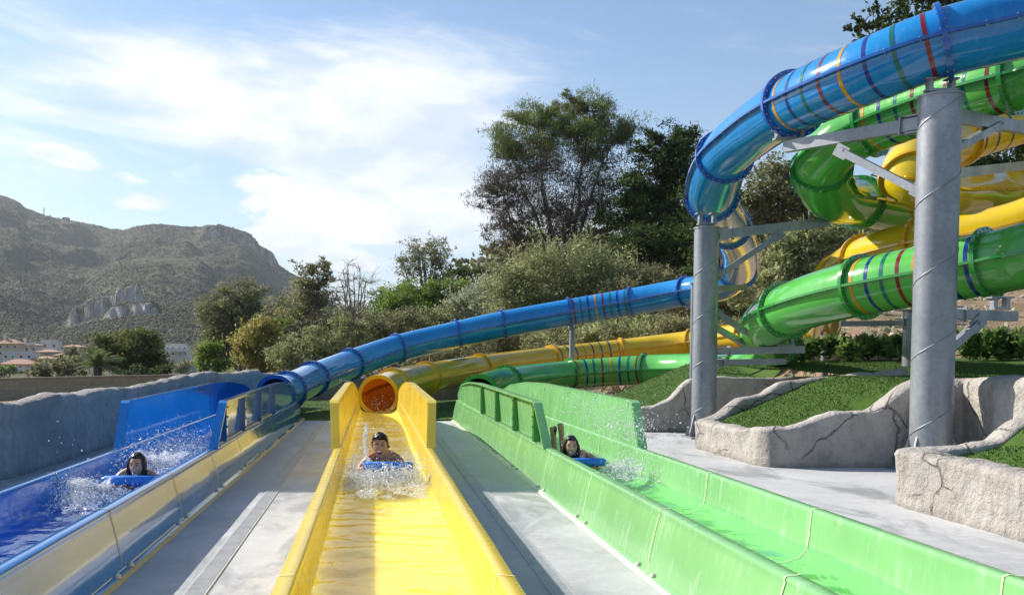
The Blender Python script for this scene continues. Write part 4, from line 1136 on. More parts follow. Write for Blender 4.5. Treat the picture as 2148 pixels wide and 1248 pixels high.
def tree(name, label, cat, d, base, lobes, fol, leaf=.16, dens=900, branches=26, bark_='bark_grey', trunk_r=.16, up=0.2, aspect=1.6, group=None, seed=1, shell=.55, clump=.42, fork=.3,
         top_only=None, bare=0.0, twigs=2, depth_k=.75, dry=None, thin=.5):
    """crown = union of ellipsoids given in photo pixels at distance d; leaves gather in clumps at branch ends"""
    rr = random.Random(seed); r = np.random.default_rng(seed)
    bp = W(base[0], base[1], d); bp.z = min(bp.z, ground_h(bp.x, bp.y)) if bp.z > ground_h(bp.x, bp.y) else bp.z
    bp.z = max(bp.z, ground_h(bp.x, bp.y) - .3) if base[1] < 760 else bp.z
    root = empty(name, bp, label, cat, group)
    k = d / F; tot = sum(l[2] * l[3] for l in lobes)
    b = MB(); C = []
    cen = [W(l[0], l[1], d + (l[4] if len(l) > 4 else rr.uniform(-.3, .3) * l[2] * k)) for l in lobes]
    top = max(c.z + l[3] * k * .4 for c, l in zip(cen, lobes))
    mid = sum((c * (l[2] * l[3]) for c, l in zip(cen, lobes)), Vector()) / tot
    crotch = bp.lerp(Vector((mid.x, mid.y, mid.z)), fork); crotch.z = bp.z + (mid.z - bp.z) * fork
    tr = limb(b, bp - Vector((0, 0, .3)), crotch, trunk_r * 1.25, trunk_r * .9, rr, 0, 5, .10, 10)
    nmain = min(12, max(3, branches // 7)); mains = []
    for i in range(nmain):
        l = lobes[rr.choices(range(len(lobes)), [q[2] * q[3] for q in lobes])[0]]; c = cen[lobes.index(l)]
        e = c + Vector((rr.uniform(-.5, .5) * l[2] * k, rr.uniform(-.4, .4) * l[2] * k, rr.uniform(0, .5) * l[3] * k))
        mains.append(limb(b, tr[rr.randint(3, 5)], e, trunk_r * .6, trunk_r * .14, rr, .05, 8, .16, 7))
    for i in range(branches):
        li = rr.choices(range(len(lobes)), [q[2] * q[3] for q in lobes])[0]; l = lobes[li]; c = cen[li]
        v = Vector((rr.gauss(0, 1), rr.gauss(0, 1), rr.gauss(0, 1))).normalized() * (rr.random() ** (1 - shell) if shell < 1 else 1)
        e = c + Vector((v.x * l[2] * k, v.y * l[2] * k * depth_k, v.z * l[3] * k))
        best = min((p for m in mains + [tr] for p in m), key=lambda p: (p - e).length + max(0, p.z - e.z) * 1.2)
        pts = limb(b, best, e, trunk_r * .16, trunk_r * .035, rr, .07, 5, .14, 5)
        C.append((e, li, v)); C.append((pts[4], li, v * .8)); 
        for _ in range(twigs):
            e2 = pts[rr.randint(2, 5)] + Vector((rr.gauss(0, 1), rr.gauss(0, 1), rr.gauss(.2, .8))) * min(l[2], l[3]) * k * .32
            limb(b, pts[rr.randint(2, 4)], e2, trunk_r * .06, trunk_r * .018, rr, 0, 3, .15, 4)
            C.append((e2, li, v))
    b.build('trunk', M[bark_], root)
    if bare < 1:
        PP, TT, DR = [], [], []
        per = max(6, int(dens * tot * k * k / len(C)))
        for (c, li, v) in C:
            if rr.random() < bare: continue
            l = lobes[li]; s = clump * min(l[2], l[3]) * k * rr.uniform(.6, 1.25)
            q = r.normal(size=(per, 3)) * s * .5; q[:, 2] *= .62
            # ragged outline: a few stray clumps
            PP.append(q + np.array(c)[None]); tb = rr.uniform(.15, .85)
            TT.append(np.clip(tb + r.normal(0, .16, per) + q[:, 2] / (s + 1e-6) * .20, 0, 1)); 
            if dry is not None: DR.append(np.full(per, (c.z + rr.gauss(0, .35) * l[3] * k) < dry[0] * 0 + (W(784, dry[0], d).z)))
        PP = np.concatenate(PP); TT = np.concatenate(TT)
        if dry is not None:
            DR = np.concatenate(DR)
            keep = ~DR | (r.random(len(DR)) < dry[1]); PP, TT, DR = PP[keep], TT[keep], DR[keep]
        V, Fc = leaf_cloud(PP, leaf, r, up, aspect, thin)
        mats = [M[fol]] + ([M['f_dry']] if dry is not None else [])
        me = np_mesh('crown', V, Fc, mats, DR.astype(int) if dry is not None else None, attrs={'tint': ('FACE', TT)})
        link('crown', me, root)
    return root

PINES = 'large pines on the slope behind the slides'
tree('pine_tree', 'tallest sparse fan-shaped pine with brown lower branches and green tips', 'pine tree', 58, (1180, 600),
     [(1240, 262, 88, 64), (1120, 285, 88, 60), (1060, 360, 66, 60), (1030, 415, 56, 40), (1180, 375, 120, 95), (1285, 330, 52, 84), (1120, 470, 95, 60), (1062, 500, 64, 38), (1220, 470, 90, 70), (1190, 225, 50, 26)],
     'f_pinetop', leaf=.085, dens=3600, branches=340, trunk_r=.22, up=.8, aspect=2.8, thin=.2, seed=11, shell=.7, clump=.30, fork=.16, twigs=3, dry=(320, .42))
tree('pine_tree', 'dark dense pine right of the tallest pine, behind the blue bend', 'pine tree', 54, (1370, 640),
     [(1400, 350, 72, 66), (1440, 320, 50, 48), (1352, 445, 85, 60), (1430, 460, 80, 70), (1320, 400, 50, 45), (1370, 300, 36, 30)], 'f_pine', leaf=.12, thin=.28, dens=3000, branches=120, trunk_r=.2, up=.5, aspect=1.7, seed=12, bark_='bark_dark', shell=.75, clump=.36)
tree('pine_tree', 'deep green pine with a leaning forked trunk below the dark dense pine', 'pine tree', 50, (1360, 600),
     [(1340, 520, 70, 44), (1430, 530, 80, 60), (1500, 470, 60, 60), (1290, 560, 40, 30)], 'f_pine', leaf=.12, thin=.28, dens=2800, branches=80, trunk_r=.17, up=.4, seed=13, bark_='bark_pale', clump=.4)
tree('pine_tree', 'green pine seen between the blue bend and the green coil', 'pine tree', 46, (1610, 620),
     [(1605, 400, 62, 52), (1650, 372, 60, 46), (1570, 450, 60, 44), (1640, 450, 80, 50), (1720, 430, 60, 60)], 'f_casu', leaf=.10, dens=1500, branches=90, trunk_r=.16, up=.4, seed=14, clump=.4)
tree('pine_tree', 'pine top rising above the striped blue tube at the upper right', 'pine tree', 38, (1880, 560),
     [(1850, 52, 58, 40), (1920, 18, 80, 60), (1810, 66, 30, 24), (2000, -10, 80, 60), (1960, 120, 110, 70)], 'f_pine', leaf=.12, dens=800, branches=90, trunk_r=.2, up=.5, seed=15, clump=.36)
tree('pine_tree', 'dark pine in shade behind the yellow coil at the right edge', 'pine tree', 40, (2080, 560),
     [(2080, 330, 90, 60), (2150, 290, 80, 70), (1990, 380, 90, 60), (2100, 430, 110, 60), (1900, 420, 70, 60)], 'f_pine', leaf=.10, dens=1400, branches=90, trunk_r=.2, up=.4, seed=16, bark_='bark_dark')
tree('pine_tree', 'dark pine filling the gap under the blue coil', 'pine tree', 44, (1500, 640), [(1480, 400, 60, 60), (1540, 500, 60, 70), (1470, 560, 60, 50)], 'f_pine', leaf=.10, dens=1400, branches=60, trunk_r=.15, up=.4, seed=17, bark_='bark_dark')

BUSH = 'shrubs and small trees behind the tubes'
def bush(label, d, base, lobes, fol, **k):
    kw = dict(leaf=.09, thin=.32, dens=2900, branches=90, trunk_r=.09, up=.35, aspect=1.9, group=BUSH, shell=.7, clump=.42, fork=.12, bark_='bark_pale', twigs=3); kw.update(k)
    return tree('shrub', label, 'shrub', d, base, lobes, fol, **kw)
bush('big twiggy olive-green shrub below the tallest pine', 47, (1180, 700), [(1180, 560, 100, 60), (1260, 590, 80, 60), (1110, 600, 80, 60), (1200, 650, 120, 50), (1060, 640, 60, 50)], 'f_olive', branches=220, dens=3000, seed=21)
bush('twiggy olive shrub right of the big one, above the striped blue tube', 45, (1340, 690), [(1350, 600, 60, 44), (1310, 640, 80, 50), (1400, 620, 60, 50), (1250, 690, 100, 40)], 'f_casu', branches=80, seed=22)
bush('pale olive shrub under the green coil', 36, (1690, 620), [(1700, 520, 60, 44), (1640, 550, 60, 50), (1770, 500, 60, 40), (1600, 600, 70, 44), (1850, 500, 70, 40), (1700, 590, 80, 40)], 'f_olive', branches=110, seed=23, leaf=.11)
bush('silvery shrub left of the big twiggy one', 52, (1010, 700), [(1010, 610, 40, 34), (985, 650, 50, 40), (1040, 680, 60, 30)], 'f_silver', seed=24, branches=50)
bush('dark shrub mass low behind the column bracket', 38, (1560, 660), [(1540, 640, 60, 36), (1600, 650, 60, 30), (1500, 660, 60, 30), (1450, 640, 60, 40)], 'f_casu', seed=25, branches=60)
bush('low brushy shrub between the blue and yellow tubes at right', 42, (1330, 730), [(1330, 690, 110, 36), (1180, 710, 110, 34), (1430, 690, 80, 34)], 'f_olive', seed=26, branches=90)
bush('low brushy shrub between the blue and yellow tubes at left', 44, (1000, 770), [(1000, 730, 100, 40), (880, 760, 90, 34), (1090, 710, 80, 40)], 'f_casu', seed=27, branches=90)
bush('tall brownish shrub behind the blue tube', 52, (800, 760), [(850, 690, 60, 44), (780, 710, 60, 40), (900, 720, 70, 44), (730, 740, 60, 36)], 'f_casu', seed=28, branches=80)
bush('yellow-green feathery shrub above the blue tube', 55, (830, 700), [(820, 660, 40, 44), (850, 640, 34, 40), (800, 690, 30, 30)], 'f_green', seed=29, branches=60, up=.7, aspect=2.6)
bush('light olive shrub beside the feathery one', 53, (900, 720), [(905, 680, 44, 40), (950, 690, 50, 40), (970, 660, 40, 36)], 'f_olive', seed=30, branches=60)
bush('grey-green shrub left of the blue tube mouth', 50, (660, 770), [(680, 720, 60, 36), (640, 750, 60, 30), (720, 700, 50, 36), (600, 740, 50, 34)], 'f_olive', seed=31, branches=70)
bush('brown leafless scrub under the bare tree', 57, (710, 730), [(690, 690, 50, 34), (760, 700, 50, 40), (640, 700, 40, 30)], 'f_dry', seed=32, branches=70, bark_='bark_grey')

MID = 'trees beyond the block wall'
def mtree(label, d, base, lobes, fol, name='tree', **k):
    kw = dict(leaf=.14, thin=.34, dens=1500, branches=70, trunk_r=.16, up=.3, aspect=1.6, group=MID, seed=1, clump=.42); kw.update(k)
    return tree(name, label, 'tree', d, base, lobes, fol, **kw)
mtree('rounded bright green pine mass in the middle distance', 74, (870, 760), [(850, 625, 56, 32), (900, 640, 60, 44), (955, 620, 56, 34), (820, 650, 40, 40), (990, 650, 40, 34)], 'f_green', branches=110, seed=41, up=.5)
mtree('airy tall tree with thin pale limbs behind the green pines', 90, (890, 720), [(895, 530, 56, 34), (860, 560, 34, 30), (925, 555, 34, 34), (880, 580, 44, 24)], 'f_casu', branches=110, dens=600, seed=42, bark_='bark_pale', fork=.5, clump=.3)
mtree('small dark green broadleaf tree right of the airy tall tree', 84, (985, 700), [(965, 575, 24, 24), (1005, 580, 34, 24), (985, 600, 40, 24)], 'f_pine', seed=43, branches=50)
mtree('slender eucalyptus left of the bare tree', 72, (660, 760), [(660, 560, 38, 20), (650, 600, 34, 34), (675, 640, 44, 44), (690, 580, 22, 18), (640, 660, 50, 36)], 'f_casu', seed=44, branches=100, dens=1100, bark_='bark_dark', fork=.4, clump=.36)
mtree('leafless pale tree with spreading bare branches', 66, (735, 740), [(720, 590, 44, 40), (760, 600, 44, 44), (740, 640, 50, 40), (735, 570, 44, 30)], 'f_dry', name='bare_tree', seed=45, branches=90, bare=1.0, bark_='bark_pale', twigs=5, trunk_r=.17, fork=.2)
mtree('dark ivy-covered tree under the bare branches', 68, (730, 760), [(735, 680, 34, 50), (770, 670, 30, 30), (700, 690, 30, 36)], 'f_casu', seed=46, branches=60)
mtree('tall hazy grey-green casuarina with drooping foliage', 82, (510, 790), [(510, 625, 52, 38), (465, 660, 48, 44), (540, 670, 50, 44), (495, 700, 70, 44), (450, 720, 44, 50)], 'f_casu', seed=47, branches=160, dens=2000, up=.2)
mtree('second hazy casuarina behind the golden bush', 78, (620, 780), [(620, 650, 44, 40), (590, 680, 44, 40), (640, 690, 50, 40)], 'f_casu', seed=48, dens=2000, branches=110)
mtree('golden yellow-green feathery bush', 60, (550, 790), [(550, 720, 46, 50), (520, 740, 36, 44), (585, 750, 34, 34), (545, 700, 30, 24)], 'f_gold', name='bush', seed=49, branches=110, leaf=.12, dens=2200, up=.7, aspect=2.2, clump=.38, trunk_r=.1)
mtree('bright green pine top behind the golden bush', 66, (620, 780), [(610, 690, 44, 24), (640, 710, 40, 24), (575, 685, 28, 18)], 'f_green', seed=50, branches=60, leaf=.16, dens=800)
mtree('bright green bushy tree at the right of the far white house', 58, (425, 795), [(425, 750, 24, 34), (440, 730, 24, 24), (470, 765, 30, 24)], 'f_green', name='bush', seed=51, branches=50, leaf=.15, dens=900)
mtree('rounded dark pine in front of the village', 62, (280, 800), [(235, 722, 44, 26), (290, 740, 52, 40), (250, 750, 50, 34), (320, 765, 34, 30), (215, 740, 30, 30), (290, 715, 40, 22)], 'f_dkol', name='pine_tree', seed=52, branches=170, leaf=.13, dens=2200, up=.45, shell=.85)
mtree('low spreading pine left of the palm', 60, (110, 800), [(110, 770, 50, 18), (75, 782, 40, 14), (150, 765, 40, 20), (165, 780, 30, 18)], 'f_casu', name='pine_tree', seed=53, branches=90, leaf=.14, dens=1000, up=.4)
mtree('dark shadowed shrub at the foot of the rounded pine', 58, (320, 795), [(300, 780, 60, 16), (345, 780, 20, 12)], 'f_pine', name='bush', seed=54, branches=40, leaf=.13, dens=900)
mtree('olive trees at the left edge behind the block wall', 60, (20, 800), [(10, 790, 30, 8), (-60, 780, 60, 20)], 'f_pine', name='bush', seed=55, branches=30, leaf=.13)
for i, (px, py, rx, ry, fo) in enumerate([(380, 770, 26, 14, 'f_casu'), (150, 738, 22, 8, 'f_casu'), (18, 775, 18, 8, 'f_green')]):
    mtree(['small shrub below the far white house', 'dark trees among the village roofs', 'garden tree before the arched house'][i], 230, (px, py + ry), [(px, py, rx, ry)], fo, name='bush', leaf=.5, dens=60, branches=24, trunk_r=.2, seed=60 + i)

def palm():
    bp = W(205, 800, 56); bp.z = -.4
    root = empty('palm_tree', bp, 'green palm with arching fronds in front of the rounded dark pine', 'palm tree')
    c = W(205, 768, 56); b = MB(); b.tube([bp, bp.lerp(c, .5), c], [.28, .24, .26], 12); b.build('trunk', M['bark_dark'], root)
    r = random.Random(4)
    for i in range(46):
        a = i * 2.4 + r.uniform(-.2, .2); el_ = r.uniform(.1, 1.35); L = r.uniform(1.3, 1.9); b = MB(); pts = []
        dv = Vector((math.cos(a), math.sin(a), 0))
        for k in range(9):
            t = k / 8; pts.append(c + dv * (math.cos(el_) * L * t + .25 * t * t * L * .6) + Vector((0, 0, math.sin(el_) * L * t - .85 * t * t * L * .5)))
        b.tube(pts, [.02 * (1 - k / 9) + .004 for k in range(9)], 4, 0, False)
        for k in range(1, 40):
            t = k / 40 * 7.99; j = int(t); p = pts[j].lerp(pts[j + 1], t - j); tg = (pts[j + 1] - pts[j]).normalized(); sd = tg.cross(Vector((0, 0, 1))).normalized()
            for s in (-1, 1):
                q = p + (sd * s * .30 + tg * .16 + Vector((0, 0, -.10 + r.uniform(-.04, .04)))) * (1.0 - .5 * abs(k / 40 - .4)); w_ = tg * .014
                b.add([p - w_, p + w_, q], [(0, 1, 2)])
        b.build('frond', M['f_palm'], root)
        me = root.children[-1].data if root.children else None
    for o in root.children:
        if o.name.startswith('frond'):
            at = o.data.attributes.new('tint', 'FLOAT', 'FACE'); n = len(o.data.polygons); at.data.foreach_set('value', np.clip(np.random.default_rng(n).uniform(.1, 1, n), 0, 1))
palm()

# hedge of young shrubs along the top of the lawn
bush('shrub mass behind the shorter column, over the green tube', 35, (1470, 730), [(1480, 700, 70, 30), (1420, 690, 60, 34), (1540, 690, 50, 24)], 'f_casu', seed=33, branches=60)
bush('low green shrub behind the striped yellow section', 36, (1300, 720), [(1290, 700, 80, 26), (1220, 715, 60, 24), (1370, 700, 60, 24)], 'f_olive', seed=34, branches=60)
bush('dark shrub high on the slope behind the green bend', 40, (1640, 640), [(1620, 625, 80, 30), (1710, 610, 80, 34), (1800, 600, 80, 34), (1560, 650, 60, 28)], 'f_casu', seed=35, branches=100)
bush('dark shrub high on the slope at the right edge', 40, (2020, 620), [(1960, 600, 70, 30), (2060, 600, 80, 30), (2150, 590, 70, 34)], 'f_casu', seed=36, branches=90)
hx = [(1672, 21.5), (1700, 22), (1748, 22), (1782, 21.5), (1812, 22.3), (1842, 22), (1872, 22.4), (2030, 20.5), (2056, 21), (2088, 20.6), (2116, 21), (2142, 20.4), (2175, 20.8)]
where = ['small leafy hedge shrub at the left end of the row, by the green bend', 'leafy hedge shrub left of the short grey post', 'leafy hedge shrub just right of the short grey post', 'second hedge shrub right of the short grey post', 'third hedge shrub right of the short grey post',
         'fourth hedge shrub right of the short grey post', 'hedge shrub next to the stout grey column, left of it', 'hedge shrub immediately right of the tall front column', 'second hedge shrub right of the tall front column', 'third hedge shrub right of the tall front column',
         'fourth hedge shrub right of the tall front column', 'hedge shrub at the right edge of the picture', 'hedge shrub just past the right edge']
for i, (px, d) in enumerate(hx):
    p = W(px, 748, d); z = lawn_h(p.x, p.y) if p.y < 22.6 else ground_h(p.x, p.y)
    yy = YH - (z - EYE) * F / d; hh = (34 if px < 1900 else 44) + (i * 7 % 5) * 3
    tree('hedge_shrub', where[i], 'shrub', d, (px, yy), [(px, yy - hh * .55, 22, hh * .5), (px + 9, yy - hh * .8, 12, 14), (px - 8, yy - hh * .7, 12, 14)], 'f_hedge', leaf=.075, dens=2600, branches=26, trunk_r=.02, up=.6, aspect=2.2, group='young hedge shrubs along the lawn', seed=80 + i, fork=.1, clump=.45, bark_='bark_grey')

# stones and tufts on the earth slope
r = np.random.default_rng(12); P, R = [], []
for i in range(2600):
    x, y = r.uniform(7, 24), r.uniform(22.8, 44)
    rr_ = r.uniform(.015, .05) if r.random() < .93 else r.uniform(.06, .16); P.append((x, y, ground_h(x, y) + rr_ * .1)); R.append(rr_)
st = simple('pale_limestone_rubble', (.46, .38, .29), .9, var=.25, scale=3)
tag(link('stones', blob_cloud('stones', np.array(P), np.array(R), st, 4, .7)), 'pale stones strewn over the earth slope', kind='stuff')
P, R = [], []
for i in range(420):
    x, y = r.uniform(7, 26), r.uniform(23, 46); P.append((x, y, ground_h(x, y) + .03)); R.append(r.uniform(.05, .14))
P = np.array(P); PP = np.repeat(P, 22, 0) + r.normal(0, 1, (len(P) * 22, 3)) * np.repeat(np.array(R), 22)[:, None] * .6
V, Fc = leaf_cloud(PP, .08, r, .6, 2.0)
tag(link('weeds', np_mesh('weeds', V, Fc, M['f_silver'], attrs={'tint': ('FACE', r.random(len(Fc)))})), 'small grey-green weed tufts on the earth slope', kind='stuff')
# distant belt of woodland that closes the view between the named trees
P, R, T_ = [], [], []
for i in range(5200):
    d = r.uniform(84, 150); px = r.uniform(560, 2400); p = W(px, 748, d); z = ground_h(p.x, p.y)
    f = sstep(700, 1100, px); rr_ = r.uniform(.5, 1.3); P.append((p.x, p.y, z + r.uniform(0, 1) ** 1.3 * (2.0 + 1.6 * f))); R.append(rr_)
P, R = np.array(P), np.array(R); m = 16
PP = np.repeat(P, m, 0) + r.normal(0, .5, (len(P) * m, 3)) * np.repeat(R, m)[:, None]
V, Fc = leaf_cloud(PP, .42, r, .3, 1.5)
tag(link('woodland', np_mesh('woodland', V, Fc, M['f_casu'], attrs={'tint': ('FACE', np.clip(np.repeat(r.random(len(P)), m) * .8 + r.random(len(PP)) * .2, 0, 1))})), 'distant olive-grey woodland behind the nearer trees', kind='stuff')

# ------------------------------------------------------------------ village
WALLC = {k: simple('render_' + k, c, .85, var=.06, scale=.5) for k, c in dict(white=(.62, .60, .57), cream=(.55, .44, .33), pink=(.50, .36, .27), orange=(.68, .36, .09), grey=(.33, .32, .31), brown=(.36, .24, .18)).items()}
ROOFC = simple('clay_roof_tiles', (.42, .24, .15), .85, var=.3, scale=2); ROOFG = simple('flat_roof', (.55, .52, .48), .85)
GLZ = simple('dark_window_glass', (.03, .035, .045), .15); FRM = simple('window_frame_white', (.7, .7, .7), .6)
def house(label, px, ybot, ytop, wpx, d, wall, roof, nwin=3, storeys=2, arcs=False, deep=.8, terrace=False, chim=False, seed=0):
    k = d / F; c = W(px, 748, d); z0 = EYE + (YH - ybot) * k; z1 = EYE + (YH - ytop) * k; w = wpx * k; dp = w * deep
    fw = Vector((math.sin(YAW), math.cos(YAW), 0)); rot = Matrix((Vector((fw.y, -fw.x, 0)), fw, Vector((0, 0, 1)))).transposed()
    c0 = Vector((c.x, c.y, 0)); root = empty('house', (c.x, c.y, z0), label, 'house', None)
    L = lambda x, y, z: c0 + rot @ Vector((x, y + dp / 2, 0)) + Vector((0, 0, z))
    hw = z1 - z0; rh = hw * .26 if roof == 'hip' else .35; zw = z1 - rh
    b = MB(); b.box(L(0, 0, (z0 - 4 + zw) / 2), (w, dp, zw - z0 + 4), rot); b.build('wall', WALLC[wall], root)
    b = MB()
    if roof == 'hip':
        e = .6; vs = [L(-w / 2 - e, -dp / 2 - e, zw), L(w / 2 + e, -dp / 2 - e, zw), L(w / 2 + e, dp / 2 + e, zw), L(-w / 2 - e, dp / 2 + e, zw), L(-w * .18, 0, z1), L(w * .18, 0, z1)]
        vs += [v - Vector((0, 0, .25)) for v in vs[:4]]
        b.add(vs, [(0, 1, 5, 4), (1, 2, 5), (2, 3, 4, 5), (3, 0, 4), (6, 7, 1, 0), (7, 8, 2, 1), (8, 9, 3, 2), (9, 6, 0, 3), (9, 8, 7, 6)]); b.build('roof', ROOFC, root)
    else:
        b.box(L(0, 0, zw + .12), (w + .3, dp + .3, .24), rot); b.build('roof', WALLC['white'] if wall == 'white' else ROOFG, root)
        b = MB(); b.box(L(0, -dp / 2 + .1, zw + .45), (w, .2, .6), rot); b.build('parapet', WALLC[wall], root)
    if chim:
        b = MB(); b.box(L(-w * .25, 0, z1 + .2), (.7, .7, 2.2), rot); b.box(L(-w * .25, 0, z1 + 1.35), (.95, .95, .2), rot); b.build('chimney', WALLC['white'], root)
    sh = (zw - z0) / storeys; rr = random.Random(seed + 5)
    for s in range(storeys):
        for i in range(nwin):
            x = (i + .5) / nwin * w - w / 2 + rr.uniform(-.1, .1) * w / nwin; z = z0 + sh * (s + .52); ww, wh = w / nwin * rr.uniform(.22, .36), sh * rr.uniform(.32, .46)
            b = MB(); b.box(L(x, -dp / 2 - .02, z), (ww + .16, .10, wh + .16), rot); f = b.build('window', FRM, root)
            b = MB(); b.box(L(x, -dp / 2 - .06, z), (ww, .06, wh), rot); o = b.build('pane', GLZ, None); o.parent = f; o.matrix_parent_inverse = Matrix.Translation(-wloc(root)) if False else Matrix.Identity(4)
            o.matrix_parent_inverse = f.matrix_parent_inverse.inverted() @ Matrix.Translation(-Vector(root.location)) if False else Matrix.Identity(4)
    if terrace:
        b = MB(); zt = z0 + sh; b.box(L(0, -dp / 2 - 1.2, zt), (w * 1.02, 2.4, .25), rot)
        b.box(L(0, -dp / 2 - 2.35, zt + .55), (w * 1.02, .12, .85), rot); b.build('terrace', WALLC['white'], root)
        for i in range(4):
            b = MB(); b.box(L(-w / 2 + w * i / 3, -dp / 2 - 2.2, (z0 + zt) / 2), (.3, .3, zt - z0), rot); b.build('pillar', WALLC['white'], root)
    return root
house('tan two-storey house with clay roof at the far left, highest in the village', 16, 748, 711, 46, 330, 'cream', 'hip', 3, chim=True, seed=1)
house('white house with hipped clay roof and two chimneys, second from the left', 58, 742, 718, 42, 345, 'white', 'hip', 3, 1, terrace=True, chim=True, seed=2)
house('modern white cube house with a tall dark window', 104, 734, 715, 36, 360, 'white', 'flat', 2, 1, seed=3)
house('white terraced house below the two roofs at the left edge', 36, 766, 740, 64, 300, 'white', 'flat', 4, 2, seed=4)
house('pinkish house with brown roof lowest at the left', 34, 792, 753, 66, 280, 'pink', 'hip', 4, 2, terrace=True, seed=5)
house('grey house with wide clay roof below the white cube', 98, 752, 733, 42, 325, 'grey', 'hip', 3, 1, seed=6)
house('brown house with rounded roof right of the white cube', 152, 740, 723, 38, 350, 'brown', 'hip', 3, 1, seed=7)
house('bright orange house partly behind the pine', 134, 760, 740, 42, 310, 'orange', 'hip', 2, 1, seed=8)
house('low house with terracotta roof just above the left pine', 90, 766, 747, 40, 300, 'cream', 'hip', 2, 1, seed=9)
house('large white villa with balcony right of the rounded pine', 370, 748, 723, 48, 330, 'white', 'flat', 4, 2, terrace=True, seed=10)
house('stone-coloured annex below the white villa', 354, 770, 751, 26, 310, 'cream', 'flat', 2, 1, seed=11)
house('small white house beside the annex, near the green bush', 392, 784, 766, 30, 260, 'grey', 'flat', 2, 1, seed=12)
hv, _ = mtn(141, 1735); HY = YH - (hv.z - EYE) * F / 1735
house('tiny reddish hut on the mountain saddle', 141, HY + 1, HY - 6, 14, 1735, 'pink', 'flat', 2, 1, seed=13)
p = mtn(97, 1740)[0]; root = empty('pylon', p, 'thin lattice pylon on the mountain ridge left of the hut', 'pylon')
b = MB(); zb = p.z - 1; zt = zb + 15
for s in (-1, 1):
    for q in (-1, 1): b.beam((p.x + s * 1.2, p.y + q * 1.2, zb), (p.x + s * .2, p.y + q * .2, zt), .3, .3)
b.build('mast', M['galv'], root); b = MB(); b.box((p.x, p.y, zt - 2), (5, .3, .3)); b.box((p.x, p.y, zt - 5), (6, .3, .3)); b.build('cross_arm', M['galv'], root)

# ------------------------------------------------------------------ riders
def skinmat(name, c):
    t = NT(name); n = t.noise(t.map(), 30, 4)
    t.set(Base_Color=t.ramp(n, [(.3, tuple(k * .85 for k in c)), (.7, c)]), Roughness=.48, Subsurface_Weight=.12, Subsurface_Scale=.02, Specular_IOR_Level=.35)
    t.b.inputs['Subsurface Radius'].default_value = (1, .35, .2)
    return t.m
SKIN_A = skinmat('tanned_wet_skin', (.50, .25, .13)); SKIN_B = skinmat('light_wet_skin', (.62, .33, .19)); SKIN_C = skinmat('warm_wet_skin', (.66, .38, .23))
HAIR = simple('wet_dark_hair', (.012, .008, .006), .28, var=.4, scale=60); EYEW = simple('eye_white', (.42, .40, .38), .3); IRIS = simple('dark_iris', (.02, .012, .008), .1)
LIP = simple('lip', (.42, .13, .11), .35); MOUTH = simple('mouth_dark', (.10, .02, .018), .4); TEETH = simple('teeth', (.80, .78, .72), .25); SUIT = simple('black_swimsuit', (.012, .012, .016), .4)
SUITB = simple('navy_swim_shorts', (.02, .04, .12), .6); BROW = simple('eyebrow', (.018, .010, .007), .6)
MAT = simple('blue_foam_mat', (.025, .22, .72), .42, var=.12, scale=9); HAND = simple('mat_handle_strap', (.01, .03, .12), .5)

